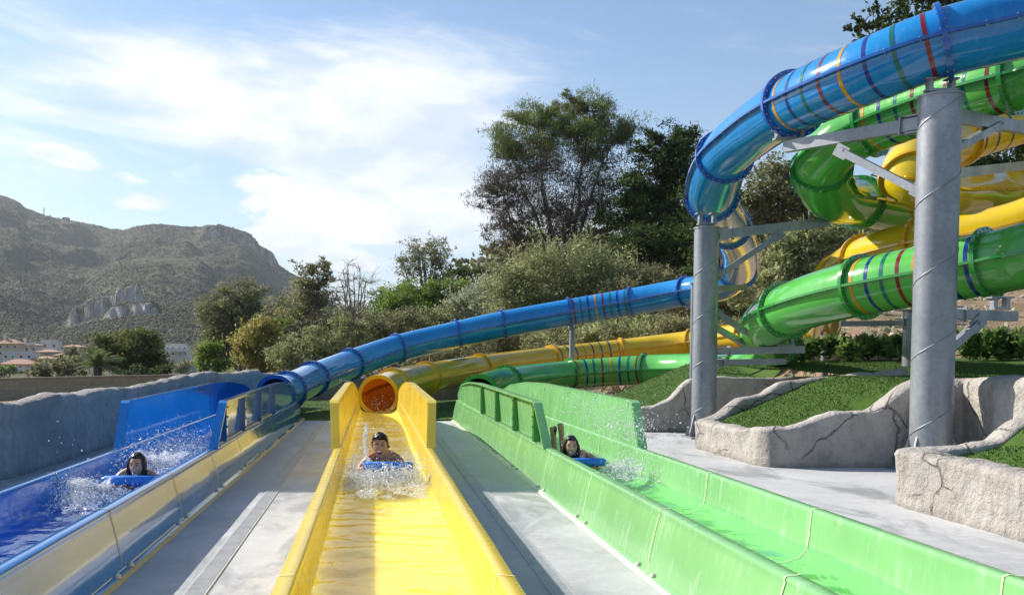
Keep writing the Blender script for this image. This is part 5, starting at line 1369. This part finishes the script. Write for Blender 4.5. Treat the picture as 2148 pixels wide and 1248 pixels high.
def head_parts(c, R, skin, hair_long, smile, s=1.0):
    """returns list of (MB) for head skin, features, hair; c centre, R rotation"""
    A, B, H = .071 * s, .088 * s, .110 * s
    X = lambda v: Vector(c) + R @ Vector(v)
    def surf(u, w):       # u longitude (0 = face, -Y), w latitude
        x = math.sin(u) * math.cos(w); y = -math.cos(u) * math.cos(w); z = math.sin(w)
        px, py, pz = x * A, y * B, z * H
        lo = sstep(.05, -1, z); px *= 1 - .30 * lo; 
        if y < 0: py *= 1 - .05 * lo; py -= .006 * s * math.exp(-((z + .82) / .16) ** 2) * (-y)
        if y < 0:
            fx, fz = px / s, pz / s
            py -= s * .020 * math.exp(-(fx / .0105) ** 2) * math.exp(-((fz + .022) / .016) ** 2) + s * .009 * math.exp(-(fx / .009) ** 2) * math.exp(-((fz - .002) / .022) ** 2)
            for e in (-1, 1):
                py += s * .008 * math.exp(-((fx - e * .029) / .015) ** 2) * math.exp(-((fz - .008) / .010) ** 2)
                py -= s * .004 * math.exp(-((fx - e * .036) / .016) ** 2) * math.exp(-((fz + .028) / .016) ** 2)
            py -= s * .005 * math.exp(-(fx / .022) ** 2) * math.exp(-((fz + .052) / .012) ** 2)
        return (px, py, pz)
    sk = MB(); nu, nw = 56, 44
    vs = [X(surf(2 * PI * i / nu, -PI / 2 + PI * j / nw)) for j in range(nw + 1) for i in range(nu)]
    sk.add(vs, [(j * nu + i, j * nu + (i + 1) % nu, (j + 1) * nu + (i + 1) % nu, (j + 1) * nu + i) for j in range(nw) for i in range(nu)], 0, True)
    def ell(mb, p, r, m=0, n=12, q=8):
        vs = [X((p[0] + r[0] * math.cos(a) * math.cos(b), p[1] + r[1] * math.sin(a) * math.cos(b), p[2] + r[2] * math.sin(b))) for b in [(-.5 + j / q) * PI for j in range(q + 1)] for a in [2 * PI * i / n for i in range(n)]]
        mb.add(vs, [(j * n + i, j * n + (i + 1) % n, (j + 1) * n + (i + 1) % n, (j + 1) * n + i) for j in range(q) for i in range(n)], m, True)
    for e in (-1, 1): ell(sk, (e * (A - .001), .008 * s, -.006 * s), (.008 * s, .016 * s, .026 * s))
    ey = MB(); yf = -B + .010 * s
    for e in (-1, 1):
        ell(ey, (e * .029 * s, yf + .001 * s, .008 * s), (.0115 * s, .006 * s, .0050 * s), 0)
        ell(ey, (e * .029 * s, yf - .0045 * s, .008 * s), (.0055 * s, .003 * s, .0056 * s), 1)
        b0 = [X((e * (.014 + .032 * k / 5) * s, yf - (.002 - .010 * (k / 5) ** 2) * s, (.025 + .006 * math.sin(PI * k / 5)) * s)) for k in range(6)]
        ey.tube(b0, [.0022 * s, .0034 * s, .0036 * s, .003 * s, .0024 * s, .0012 * s], 6, 2)
        b0 = [X((e * (.016 + .027 * k / 5) * s, yf - (.004 - .008 * (k / 5) ** 2) * s, (.0145 + .002 * math.sin(PI * k / 5)) * s)) for k in range(6)]
        ey.tube(b0, .0016 * s, 5, 2)
    mo = MB(); ym = -B + .004 * s
    if smile == 'open':
        ell(mo, (0, ym - .001 * s, -.056 * s), (.0225 * s, .010 * s, .019 * s), 0)
        ell(mo, (0, ym - .006 * s, -.0445 * s), (.019 * s, .006 * s, .0055 * s), 1)
        ring = [X((.0245 * s * math.cos(a), ym - .004 * s + .008 * s * math.cos(a) ** 2, -.056 * s + .021 * s * math.sin(a))) for a in [2 * PI * k / 20 for k in range(21)]]
        mo.tube(ring, .0035 * s, 6, 2)
    else:
        for (dz, r_) in ((.0035, .0030), (-.0045, .0040)):
            mo.tube([X(((-1 + 2 * k / 8) * .023 * s, ym - .004 * s + .010 * s * ((-1 + 2 * k / 8) ** 2), (-.052 + dz + .007 * ((-1 + 2 * k / 8) ** 2)) * s)) for k in range(9)], [r_ * s * (1 - .75 * abs(-1 + 2 * k / 8) ** 2) for k in range(9)], 6, 2)
        if smile == 'teeth': ell(mo, (0, ym - .003 * s, -.0505 * s), (.016 * s, .005 * s, .0030 * s), 1)
    hr = MB(); rr = random.Random(int(c[0] * 1000)); nu2, nw2 = 48, 24
    def hair_r(u, w):
        y = -math.cos(u)      # -1 = face
        line = lerp(.66 if hair_long else .62, -.55 if hair_long else -.30, sstep(-.62 if hair_long else -.75, .25, y))
        return line
    vs = []
    for j in range(nw2 + 1):
        for i in range(nu2):
            u = 2 * PI * i / nu2; lw = hair_r(u, 0); w = lerp(lw, PI / 2, j / nw2)
            p = Vector(surf(u, w)); k = 1.0 + .10 * min(1, j / 4) + (.025 * noise.noise(Vector((u * 5, w * 6, c[0]))) + (.06 * noise.noise(Vector((u * 9, w * 9, 3))) if not hair_long else .0)) * min(1, j / 3)
            if hair_long: k -= .035 * math.exp(-(p.x / (.008 * s)) ** 2)
            vs.append(X(p * k + Vector((0, 0, .004 * s if j > 2 else 0))))
    hr.add(vs, [(j * nu2 + i, j * nu2 + (i + 1) % nu2, (j + 1) * nu2 + (i + 1) % nu2, (j + 1) * nu2 + i) for j in range(nw2) for i in range(nu2)], 0, True)
    if hair_long:
        for k in range(150):
            e = rr.choice((-1, 1)); f = rr.random(); u = e * lerp(.85, 3.0, f); w0 = rr.uniform(.2, .75) if f < .3 else rr.uniform(-.1, .8)
            p0 = Vector(surf(u, w0)) * 1.07; x1 = e * lerp(.083, .02, f ** 1.5) * s * rr.uniform(.85, 1.12); y1 = lerp(-.035, .085, f) * s
            ln = rr.uniform(.10, .165) * s
            pts = [X(p0), X((lerp(p0.x, x1, .8), lerp(p0.y, y1, .6), lerp(p0.z, -.02 * s, .7))), X((x1, y1, -.055 * s)), X((x1 * rr.uniform(.8, 1.1), y1 + rr.uniform(-.01, .015), -ln))]
            hr.tube(pts, [.007 * s, .009 * s, .007 * s, .003 * s], 5)
    else:
        for k in range(320):
            u = rr.uniform(0, 6.28); lw = hair_r(u, 0); w = lerp(lw, PI / 2, rr.random() ** 1.2); p0 = Vector(surf(u, w)); nn = p0.normalized()
            dv = Vector((rr.gauss(0, .6), rr.gauss(-.9, .4), rr.gauss(.1, .4))); d_ = (nn * .35 + dv * .8).normalized(); L = rr.uniform(.014, .028) * s
            hr.tube([X(p0 * 1.04), X(p0 * 1.06 + d_ * L * .5), X(p0 * 1.05 + d_ * L + Vector((0, 0, -.004)))], [.006 * s, .0045 * s, .001 * s], 5)
    return sk, ey, mo, hr

def hand(pts, edges, rad, wrist_i, w, palm_dir, side, curl=.5, up=Vector((0, 0, 1))):
    """adds palm + five bent fingers to a skin graph"""
    fwd = palm_dir.normalized(); lat = fwd.cross(up).normalized() * side; dn = -lat.cross(fwd).normalized() * side
    def addp(p, r, par): pts.append(Vector(p)); rad.append(r); edges.append((par, len(pts) - 1)); return len(pts) - 1
    pm = addp(w + fwd * .035, .020, wrist_i)
    for k in range(4):
        o = (k - 1.5) * .017; L = (.068, .078, .074, .058)[k]
        a = addp(w + fwd * .072 + lat * o, .0095, pm); q = pts[a]
        b_ = addp(q + (fwd * (1 - curl * .5) + dn * curl * .6) * L * .42, .0080, a)
        c_ = addp(pts[b_] + (fwd * (1 - curl) + dn * curl) * L * .33, .0072, b_)
        addp(pts[c_] + (fwd * (.5 - curl * .6) + dn * (.4 + curl)) * L * .25, .0062, c_)
    t = addp(w + fwd * .030 - lat * .034 + dn * .006, .0100, pm)
    t2 = addp(pts[t] + fwd * .026 - lat * .014 + dn * .008, .0088, t); addp(pts[t2] + fwd * .022 - lat * .002 + dn * .012, .0075, t2)

def person(label, pos, head_l, yaw, tilt, skin, suit, hair_long, smile, pose, s=1.0, hs=1.0, shoulder=.150, sz=.175):
    root = empty('person', pos, label, 'person', 'people riding mats down the flumes')
    pts, rad, edges = [], [], []
    def add(p, r, par=None):
        pts.append(Vector(p) * s); rad.append(r * s)
        if par is not None: edges.append((par, len(pts) - 1))
        return len(pts) - 1
    hl = Vector(head_l) / s
    pel = add((0, .60, .10), .105); wa = add((0, .42, .11), .090, pel); ch = add((0, .22, .14), .105, wa); uc = add((0, .10, sz + .005), .085, ch)
    nb = add((hl.x * .3, .05, lerp(sz + .02, hl.z, .3)), .052, uc); nk = add((hl.x * .8, hl.y + .035, hl.z - .075), .043, nb); add((hl.x, hl.y + .01, hl.z - .03), .040, nk)
    for e in (-1, 1):
        ar = pose['arms'][0 if e < 0 else 1]
        sh = add((e * shoulder * .55, .09, sz + .015), .056, uc); so = add((e * shoulder, .075, sz), .048, sh)
        el_ = add(ar[0], .032, so); wr = add(ar[1], .022, el_)
        w_ = Vector(ar[1]) * s; d_ = (Vector(ar[1]) - Vector(ar[0])); hand(pts, edges, rad, wr, w_, d_, e, .75)
        lg = pose['legs'][0 if e < 0 else 1]
        h = add((e * .085, .66, .09), .082, pel); k1 = add(tuple(lerp(a, b, .5) for a, b in zip((e * .09, .66, .09), lg[0])), .070, h); k = add(lg[0], .050, k1)
        cf = add(tuple(lerp(a, b, .35) for a, b in zip(lg[0], lg[1])), .056, k); an = add(lg[1], .034, cf)
        ft = Vector(lg[2]) - Vector(lg[1]); m_ = add(Vector(lg[1]) + ft * .55, .036, an); bl = add(Vector(lg[1]) + ft * .95, .047, m_)
        lat = Vector((1, 0, 0))
        for q in range(5): add(Vector(lg[1]) + ft * (1.12 + (.06 if (q == (0 if e > 0 else 4)) else -.02 * abs(q - 2))) + lat * (q - 2) * .019, .0125 if q != (0 if e > 0 else 4) else .014, bl)
    me = bpy.data.meshes.new('body'); me.from_pydata(pts, edges, [])
    o = bpy.data.objects.new('body', me); COL.objects.link(o)
    o.modifiers.new('skin', 'SKIN'); sb = o.modifiers.new('sub', 'SUBSURF'); sb.levels = sb.render_levels = 2
    for i, sv in enumerate(me.skin_vertices[0].data): sv.radius = (rad[i], rad[i]); sv.use_root = (i == 0)
    dg = bpy.context.evaluated_depsgraph_get(); dg.update(); ev = o.evaluated_get(dg); m2 = bpy.data.meshes.new_from_object(ev)
    bpy.data.objects.remove(o)
    R = Matrix.Rotation(yaw, 3, 'Z') @ Matrix.Rotation(tilt, 3, 'X')
    sk, ey, mo, hr = head_parts(Vector(head_l), R, skin, hair_long, smile, hs)
    vb = [v.co.copy() for v in m2.vertices]; fb = [tuple(p.vertices) for p in m2.polygons]
    b = MB(); b.add(vb, fb, 0, True)
    for i, f in enumerate(fb):
        cc = sum((vb[k] for k in f), Vector()) / len(f)
        if (suit == 'shorts' and .50 * s < cc.y < .80 * s) or (suit == 'suit' and .12 * s < cc.y < .74 * s and abs(cc.x) < .15): b.m[i] = 1
    b.add(sk.v, sk.f, 0, True)
    b.build('body', [skin, SUITB if suit == 'shorts' else SUIT], root, False)
    ey.build('eyes', [EYEW, IRIS, BROW], root, False); mo.build('mouth', [MOUTH, TEETH, LIP], root, False); hr.build('hair', HAIR, root, False)
    return root

def mat(label, pos, w=.40, L=1.02, lift=.13, roll=.040):
    root = empty('ride_mat', pos, label, 'mat', 'blue foam ride mats')
    b = MB(); n = 28; vs = []
    sec = []
    for k in range(n + 1):
        t = k / n; y = t * L; z = lift * (1 - sstep(0, .42, t)) + .03; sec.append((y, z))
    ws = [(-1, 0), (-1, .6), (-.97, 1), (-.5, 1), (0, 1), (.5, 1), (.97, 1), (1, .6), (1, 0), (.5, 0), (0, 0), (-.5, 0)]
    for (y, z) in sec:
        for (u, v) in ws: vs.append((u * w / 2 * (1 - .06 * sstep(.8, 1, y / L)), y, z - .02 + v * .035))
    m_ = len(ws)
    b.add(vs, [(i * m_ + j, (i + 1) * m_ + j, (i + 1) * m_ + (j + 1) % m_, i * m_ + (j + 1) % m_) for i in range(n) for j in range(m_)], 0, True)
    b.add(vs[-m_:], [tuple(range(m_))]); 
    b.build('foam_sheet', MAT, root, False)
    b = MB(); b.tube([(-w / 2 - .02, -.01, lift + .02), (-w / 2, -.01, lift + .025), (0, -.015, lift + .028), (w / 2, -.01, lift + .025), (w / 2 + .02, -.01, lift + .02)], [roll * .8, roll, roll, roll, roll * .8], 18); b.build('front_roll', MAT, root, False)
    for e in (-1, 1):
        b = MB(); b.tube([(e * .13 - .04, .08, lift + .02), (e * .13 - .035, .07, lift + .05), (e * .13 + .035, .07, lift + .05), (e * .13 + .04, .08, lift + .02)], .009, 8); b.build('handle', HAND, root, False)
    return root

def head_at(px, py, d): return W(px, py, d)
flat_legs = [((-.10, 1.00, .07), (-.11, 1.36, .06), (-.12, 1.50, .03)), ((.10, 1.00, .07), (.11, 1.36, .06), (.12, 1.50, .03))]
# boy in the yellow flume
h = head_at(797, 934, 9.4); o = Vector((XY - .01, h.y + .06, .17))
person('laughing boy with short wet black hair on a blue mat in the yellow flume', o, h - o, -.05, .05, SKIN_A, 'shorts', False, 'open',
       dict(arms=[((-.235, .02, .13), (-.20, -.13, .155)), ((.225, .03, .12), (.175, -.12, .16))], legs=flat_legs), hs=1.0, shoulder=.138, sz=.235)
mat('blue foam mat under the laughing boy', (XY + .03, h.y - .14, .19), lift=.145, w=.42)
# girl in the blue flume
h = head_at(289, 976, 8.6); o = Vector((XB + .10, h.y + .02, .07))
person('girl with long dark wet hair lying low on a mat in the blue flume', o, h - o, -.22, .02, SKIN_B, 'suit', True, 'closed',
       dict(arms=[((-.20, -.02, .20), (-.10, -.10, .22)), ((.23, .02, .16), (.14, -.13, .20))], legs=flat_legs), hs=.95, s=.92, sz=.30)
mat('blue foam mat under the girl in the blue flume', (XB + .10, h.y - .16, .185), lift=.12)
# girl in the green flume, feet in the air
h = head_at(1198, 936, 10.15); o = Vector((XG - .20, h.y + .03, .10))
person('girl with dark shoulder-length hair and bare feet raised behind her in the green flume', o, h - o, -.12, .02, SKIN_C, 'suit', True, 'teeth',
       dict(arms=[((-.17, .0, .17), (-.08, -.11, .20)), ((.22, .02, .15), (.14, -.12, .19))],
            legs=[((-.13, .92, .08), (-.155, .80, .40), (-.175, .74, .55)), ((.02, .93, .08), (-.05, .84, .42), (-.075, .78, .58))]), hs=.93, s=.90, sz=.27)
mat('blue foam mat under the girl in the green flume', (XG - .19, h.y - .16, .185), lift=.11, w=.35)

# ------------------------------------------------------------------ splashing water
rs = np.random.default_rng(33)
def jets(o, dirs, n, v0, seed, t1=.3, spread=.22, rad=.006):
    rr = random.Random(seed); b = MB()
    for _ in range(n):
        d_ = Vector(rr.choice(dirs)) * v0 * rr.uniform(.5, 1.1) + Vector((rr.gauss(0, 1), rr.gauss(0, 1), rr.gauss(0, .8))) * spread * v0 * .5
        p0 = Vector(o) + Vector((rr.gauss(0, .09), rr.gauss(0, .04), 0)); a_, z_ = rr.uniform(0, t1 * .6), rr.uniform(.015, .05); pts, rs_ = [], []
        for k in range(7):
            t = a_ + z_ * k / 6; q = p0 + d_ * t + Vector((rr.gauss(0, .006), rr.gauss(0, .006), rr.gauss(0, .006) - 4.9 * t * t)); pts.append(q); rs_.append(rad * rr.uniform(.3, 1.2) * math.sin(PI * (k + .6) / 7.2) + .001)
        if min(q.z for q in pts) > .18 and max(abs(q.x - o[0]) for q in pts) < .36: b.tube(pts, rs_, 5)
    V = np.array(b.v); F4 = np.array([f for f in b.f if len(f) == 4]); return V, F4
def drops(name, label, sets, seed, strands=(), xc=0, sheets=()):
    r = np.random.default_rng(seed)
    base = np.array([(0, 0, 1), (1, 0, 0), (0, 1, 0), (-1, 0, 0), (0, -1, 0), (0, 0, -1)], float)
    fs = np.array([(0, 1, 2), (0, 2, 3), (0, 3, 4), (0, 4, 1), (5, 2, 1), (5, 3, 2), (5, 4, 3), (5, 1, 4)])
    VV, FF, off = [], [], 0
    for (P, size, vel) in sets:
        P = np.asarray(P); ok = (np.abs(P[:, 0] - xc) < .43) | (P[:, 2] > .95) & (rs.random(len(P)) < .5); P, vel = P[ok], vel[ok]; n = len(P); s = size * .72 * np.clip(np.exp(r.normal(-.15, .5, n)), .3, 2.0)
        ax = vel / (np.linalg.norm(vel, axis=1, keepdims=True) + 1e-9); b = np.cross(ax, [0.3, 1, .2]); b /= np.linalg.norm(b, axis=1, keepdims=True); c = np.cross(ax, b)
        st = 1 + r.random(n) * 2.2
        V = (base[None, :, 2:3] * (ax * (s * st)[:, None])[:, None] + base[None, :, 0:1] * (b * s[:, None])[:, None] + base[None, :, 1:2] * (c * s[:, None])[:, None]) + P[:, None]
        VV.append(V.reshape(-1, 3)); FF.append((fs[None] + (np.arange(n) * 6)[:, None, None]).reshape(-1, 3) + off); off += n * 6
    # curved, torn sheets of water thrown up with the drops
    nf = sum(len(f) for f in FF); SV, SF, SE = [], [], []
    for (o, a0, a1, reach, hgt, rep_) in sheets:
        for q in range(rep_):
            na_, nt = 26, 14; k0 = len(SV); w0 = r.uniform(.6, 1.1); ph = r.uniform(0, 9)
            for i in range(na_):
                aa = lerp(a0, a1, i / (na_ - 1)) + r.normal(0, .015)
                hh = hgt * w0 * (.55 + .6 * abs(noise.noise(Vector((aa * 2.2, ph, seed))))) ; rc = reach * w0 * (.7 + .5 * noise.noise(Vector((aa * 1.7, ph, 2))))
                for j in range(nt):
                    t_ = j / (nt - 1); rad_ = rc * t_; z_ = hh * (2.2 * t_ - 1.5 * t_ * t_); jit = .010 * noise.noise(Vector((aa * 7, t_ * 6, ph)))
                    px_ = o[0] + math.sin(aa) * (rad_ + jit) + .10 * math.sin(aa); px_ = min(max(px_, xc - .42), xc + .42)
                    SV.append((px_, o[1] - math.cos(aa) * (rad_ + jit), o[2] + z_ + jit)); SE.append(t_ ** 2)
            for i in range(na_ - 1):
                for j in range(nt - 1):
                    a_ = k0 + i * nt + j; SF += [(a_, a_ + nt, a_ + nt + 1), (a_, a_ + nt + 1, a_ + 1)]
    for (V, F4) in strands:
        VV.append(V); FF.append(np.concatenate([F4[:, [0, 1, 2]], F4[:, [0, 2, 3]]]) + off); off += len(V)
    if SV: VV.append(np.array(SV)); FF.append(np.array(SF) + off); off += len(SV)
    V = np.concatenate(VV); Fc = np.concatenate(FF); mi = np.zeros(len(Fc), int); ed = np.zeros(len(V))
    if SV: mi[-len(SF):] = 1; ed[-len(SV):] = SE
    me = np_mesh(name, V, Fc, [M['spray'], M['sheet']], mi, smooth=True, attrs={'edge': ('POINT', ed)})
    return tag(link(name, me), label, kind='stuff')
def fan(o, dirs, n, v0, size, g=9.8, t1=.28, spread=.25, floor_=.19):
    """ballistic spray: drops thrown from o"""
    o = np.array(o); P, Vv = [], []
    D = np.array(dirs, float); pick = D[rs.integers(0, len(D), n)]
    v = pick * v0 * rs.uniform(.45, 1.1, n)[:, None] + rs.normal(0, spread, (n, 3)) * v0 * .5
    t = t1 * rs.random(n) ** .8
    start = o + rs.normal(0, 1, (n, 3)) * np.array([.05, .05, .01])
    P = start + v * t[:, None]; P[:, 2] -= .5 * g * t * t; vel = v.copy(); vel[:, 2] -= g * t
    k = P[:, 2] > floor_ - .01
    return P[k], size, vel[k]
def mist(c, sg, n, size, vel=(0, 0, 1)):
    c = np.array(c); P = c + rs.normal(0, 1, (n, 3)) * np.array(sg); k = P[:, 2] > .185
    return P[k], size, np.array(vel)[None] + rs.normal(0, .7, (k.sum(), 3))
def foam(x0, x1, y0, y1, n, size, z=.215, thr=.08, seed=0):
    x = rs.uniform(x0, x1, n); y = rs.uniform(y0, y1, n); k = np.array([noise.noise(Vector((a * 7, b_ * 4.5, seed))) + .5 * noise.noise(Vector((a * 19, b_ * 14, seed))) > thr for a, b_ in zip(x, y)])
    x, y = x[k], y[k]; return np.stack([x, y, z + rs.random(len(x)) * .02], 1), size, np.stack([rs.normal(0, 1, len(x)), rs.normal(0, 1, len(x)), np.zeros(len(x))], 1)
def strand(pts, n, size, jit):
    pts = [Vector(p) for p in pts]; t = rs.random(n) * (len(pts) - 1); P = []
    for q in t:
        j = min(int(q), len(pts) - 2); P.append(pts[j].lerp(pts[j + 1], q - j))
    P = np.array(P) + rs.normal(0, jit, (n, 3)); return P, size, np.tile(np.array(pts[-1] - pts[0]), (n, 1)) + rs.normal(0, .1, (n, 3))
yb = head_at(797, 934, 9.4).y
drops('splash', 'big splash of white water bursting around the front of the yellow flume mat', [
    fan((XY, yb - .22, .2), [(-.7, -.8, .9), (.7, -.8, .9), (0, -1, .8), (-.3, -.9, 1.0), (.4, -.9, 1.1)], 5200, 1.9, .0042, t1=.36, spread=.32),
    mist((XY + .02, yb - .38, .25), (.20, .16, .055), 5200, .0042), mist((XY + .02, yb - .6, .24), (.24, .2, .035), 3200, .0038),
    foam(XY - .36, XY + .36, yb - 1.5, yb - .2, 5200, .0055, .245, .06, 1), foam(XY - .36, XY + .36, yb + .2, yb + 3.5, 3600, .0045, .25, .12, 2),
    mist((XY + .26, yb + .4, .30), (.07, .35, .07), 1300, .0042), mist((XY - .26, yb + .4, .30), (.06, .35, .07), 1000, .0042),
    mist((XY, yb + 2.2, .34), (.17, 1.2, .12), 1500, .0036), mist((XY - .05, yb + 6, .40), (.2, 2.5, .15), 900, .0045),
    strand([(XY - .17, yb + .9, .66), (XY - .19, yb + .5, .52), (XY - .17, yb + .1, .42), (XY - .12, yb - .15, .36)], 900, .0055, .012)], 1, [jets((XY, yb - .2, .21), [(-.7, -.8, .9), (.7, -.8, .9), (0, -1, .8), (.4, -.9, 1.1)], 260, 1.7, 1), jets((XY, yb + .5, .21), [(-.6, .2, .9), (.6, .2, .9)], 120, 1.2, 2)], XY, [((XY, yb - .2, .22), -1.3, 1.3, .34, .17, 3), ((XY, yb + .6, .24), -1.6, 1.6, .26, .10, 2)])
hb = head_at(289, 976, 8.6)
drops('splash', 'white splash thrown to the left of the girl in the blue flume', [
    fan((XB - .10, hb.y - .22, .2), [(-.6, -.9, 1.3), (-.4, -1.0, 1.2), (-.7, -.6, 1.0), (-.2, -1, 1.0)], 3300, 1.5, .0042, t1=.34, spread=.2),
    fan((XB + .10, hb.y - .25, .2), [(.2, -.9, .9), (-.2, -1, .8)], 900, 1.3, .0045, t1=.3, spread=.3),
    mist((XB - .15, hb.y - .5, .24), (.13, .26, .04), 2400, .0052), foam(XB - .36, XB + .30, hb.y - 1.3, hb.y - .2, 5200, .0055, .208, .04, 5),
    mist((XB - .05, hb.y + 2.2, .38), (.16, .8, .10), 2800, .0058), foam(XB - .36, XB + .36, hb.y + .8, hb.y + 5.5, 7000, .0065, .21, .0, 6),
    mist((XB + .2, hb.y + 1.6, .32), (.10, .8, .07), 1500, .0055), mist((XB - .6, hb.y - .3, .62), (.2, .3, .10), 60, .006)], 2, [jets((XB - .1, hb.y - .2, .21), [(-.6, -.9, 1.3), (-.4, -1, 1.2), (-.2, -1, .9)], 170, 1.3, 3, .30), jets((XB, hb.y + 1.6, .21), [(-.3, .3, 1), (.3, .3, 1), (0, -.4, 1.1)], 160, 1.5, 4)], XB, [((XB - .12, hb.y - .2, .2), -1.4, .5, .42, .26, 3), ((XB, hb.y + 1.7, .22), -2.5, 1.2, .34, .26, 3)])
hg = head_at(1198, 936, 10.15)
drops('splash', 'light splash of droplets to the right of the girl in the green flume', [
    fan((XG + .10, hg.y - .3, .2), [(.8, -.7, 1.3), (.5, -.9, 1.3), (.3, -.4, 1.5)], 1200, 1.4, .0042, t1=.40, spread=.25),
    mist((XG + .12, hg.y - .35, .27), (.10, .20, .06), 800, .0045), foam(XG - .1, XG + .36, hg.y - 1.0, hg.y + .3, 1800, .0055, .208, .05, 8),
    mist((XG + .34, hg.y + .6, .62), (.035, .9, .11), 1300, .0048), mist((XG + .30, hg.y + 2.0, .70), (.04, 1.3, .12), 900, .005), mist((XG - .25, hg.y + .25, .40), (.06, .2, .12), 260, .0045),
    foam(XG - .36, XG + .36, hg.y + .5, hg.y + 4.5, 2400, .006, .21, .06, 9)], 3, [jets((XG + .1, hg.y - .25, .21), [(.8, -.7, 1.3), (.5, -.9, 1.3), (.3, -.4, 1.5)], 70, 1.2, 5, .26)], XG, [((XG + .10, hg.y - .25, .2), .1, 1.6, .30, .20, 2)])

# ------------------------------------------------------------------ sea haze over the whole valley
hm = bpy.data.materials.new('valley_haze'); hm.use_nodes = True; nn = hm.node_tree.nodes; nn.clear()
pv = nn.new('ShaderNodeVolumePrincipled'); pv.inputs['Color'].default_value = (.86, .92, 1.0, 1); pv.inputs['Density'].default_value = .00010; pv.inputs['Anisotropy'].default_value = .3
ho = nn.new('ShaderNodeOutputMaterial'); hm.node_tree.links.new(pv.outputs[0], ho.inputs['Volume'])
b = MB(); b.box((0, 0, 190), (12400, 12400, 480)); hz = b.build('haze', hm); tag(hz, 'thin bluish haze over the valley', kind='stuff')
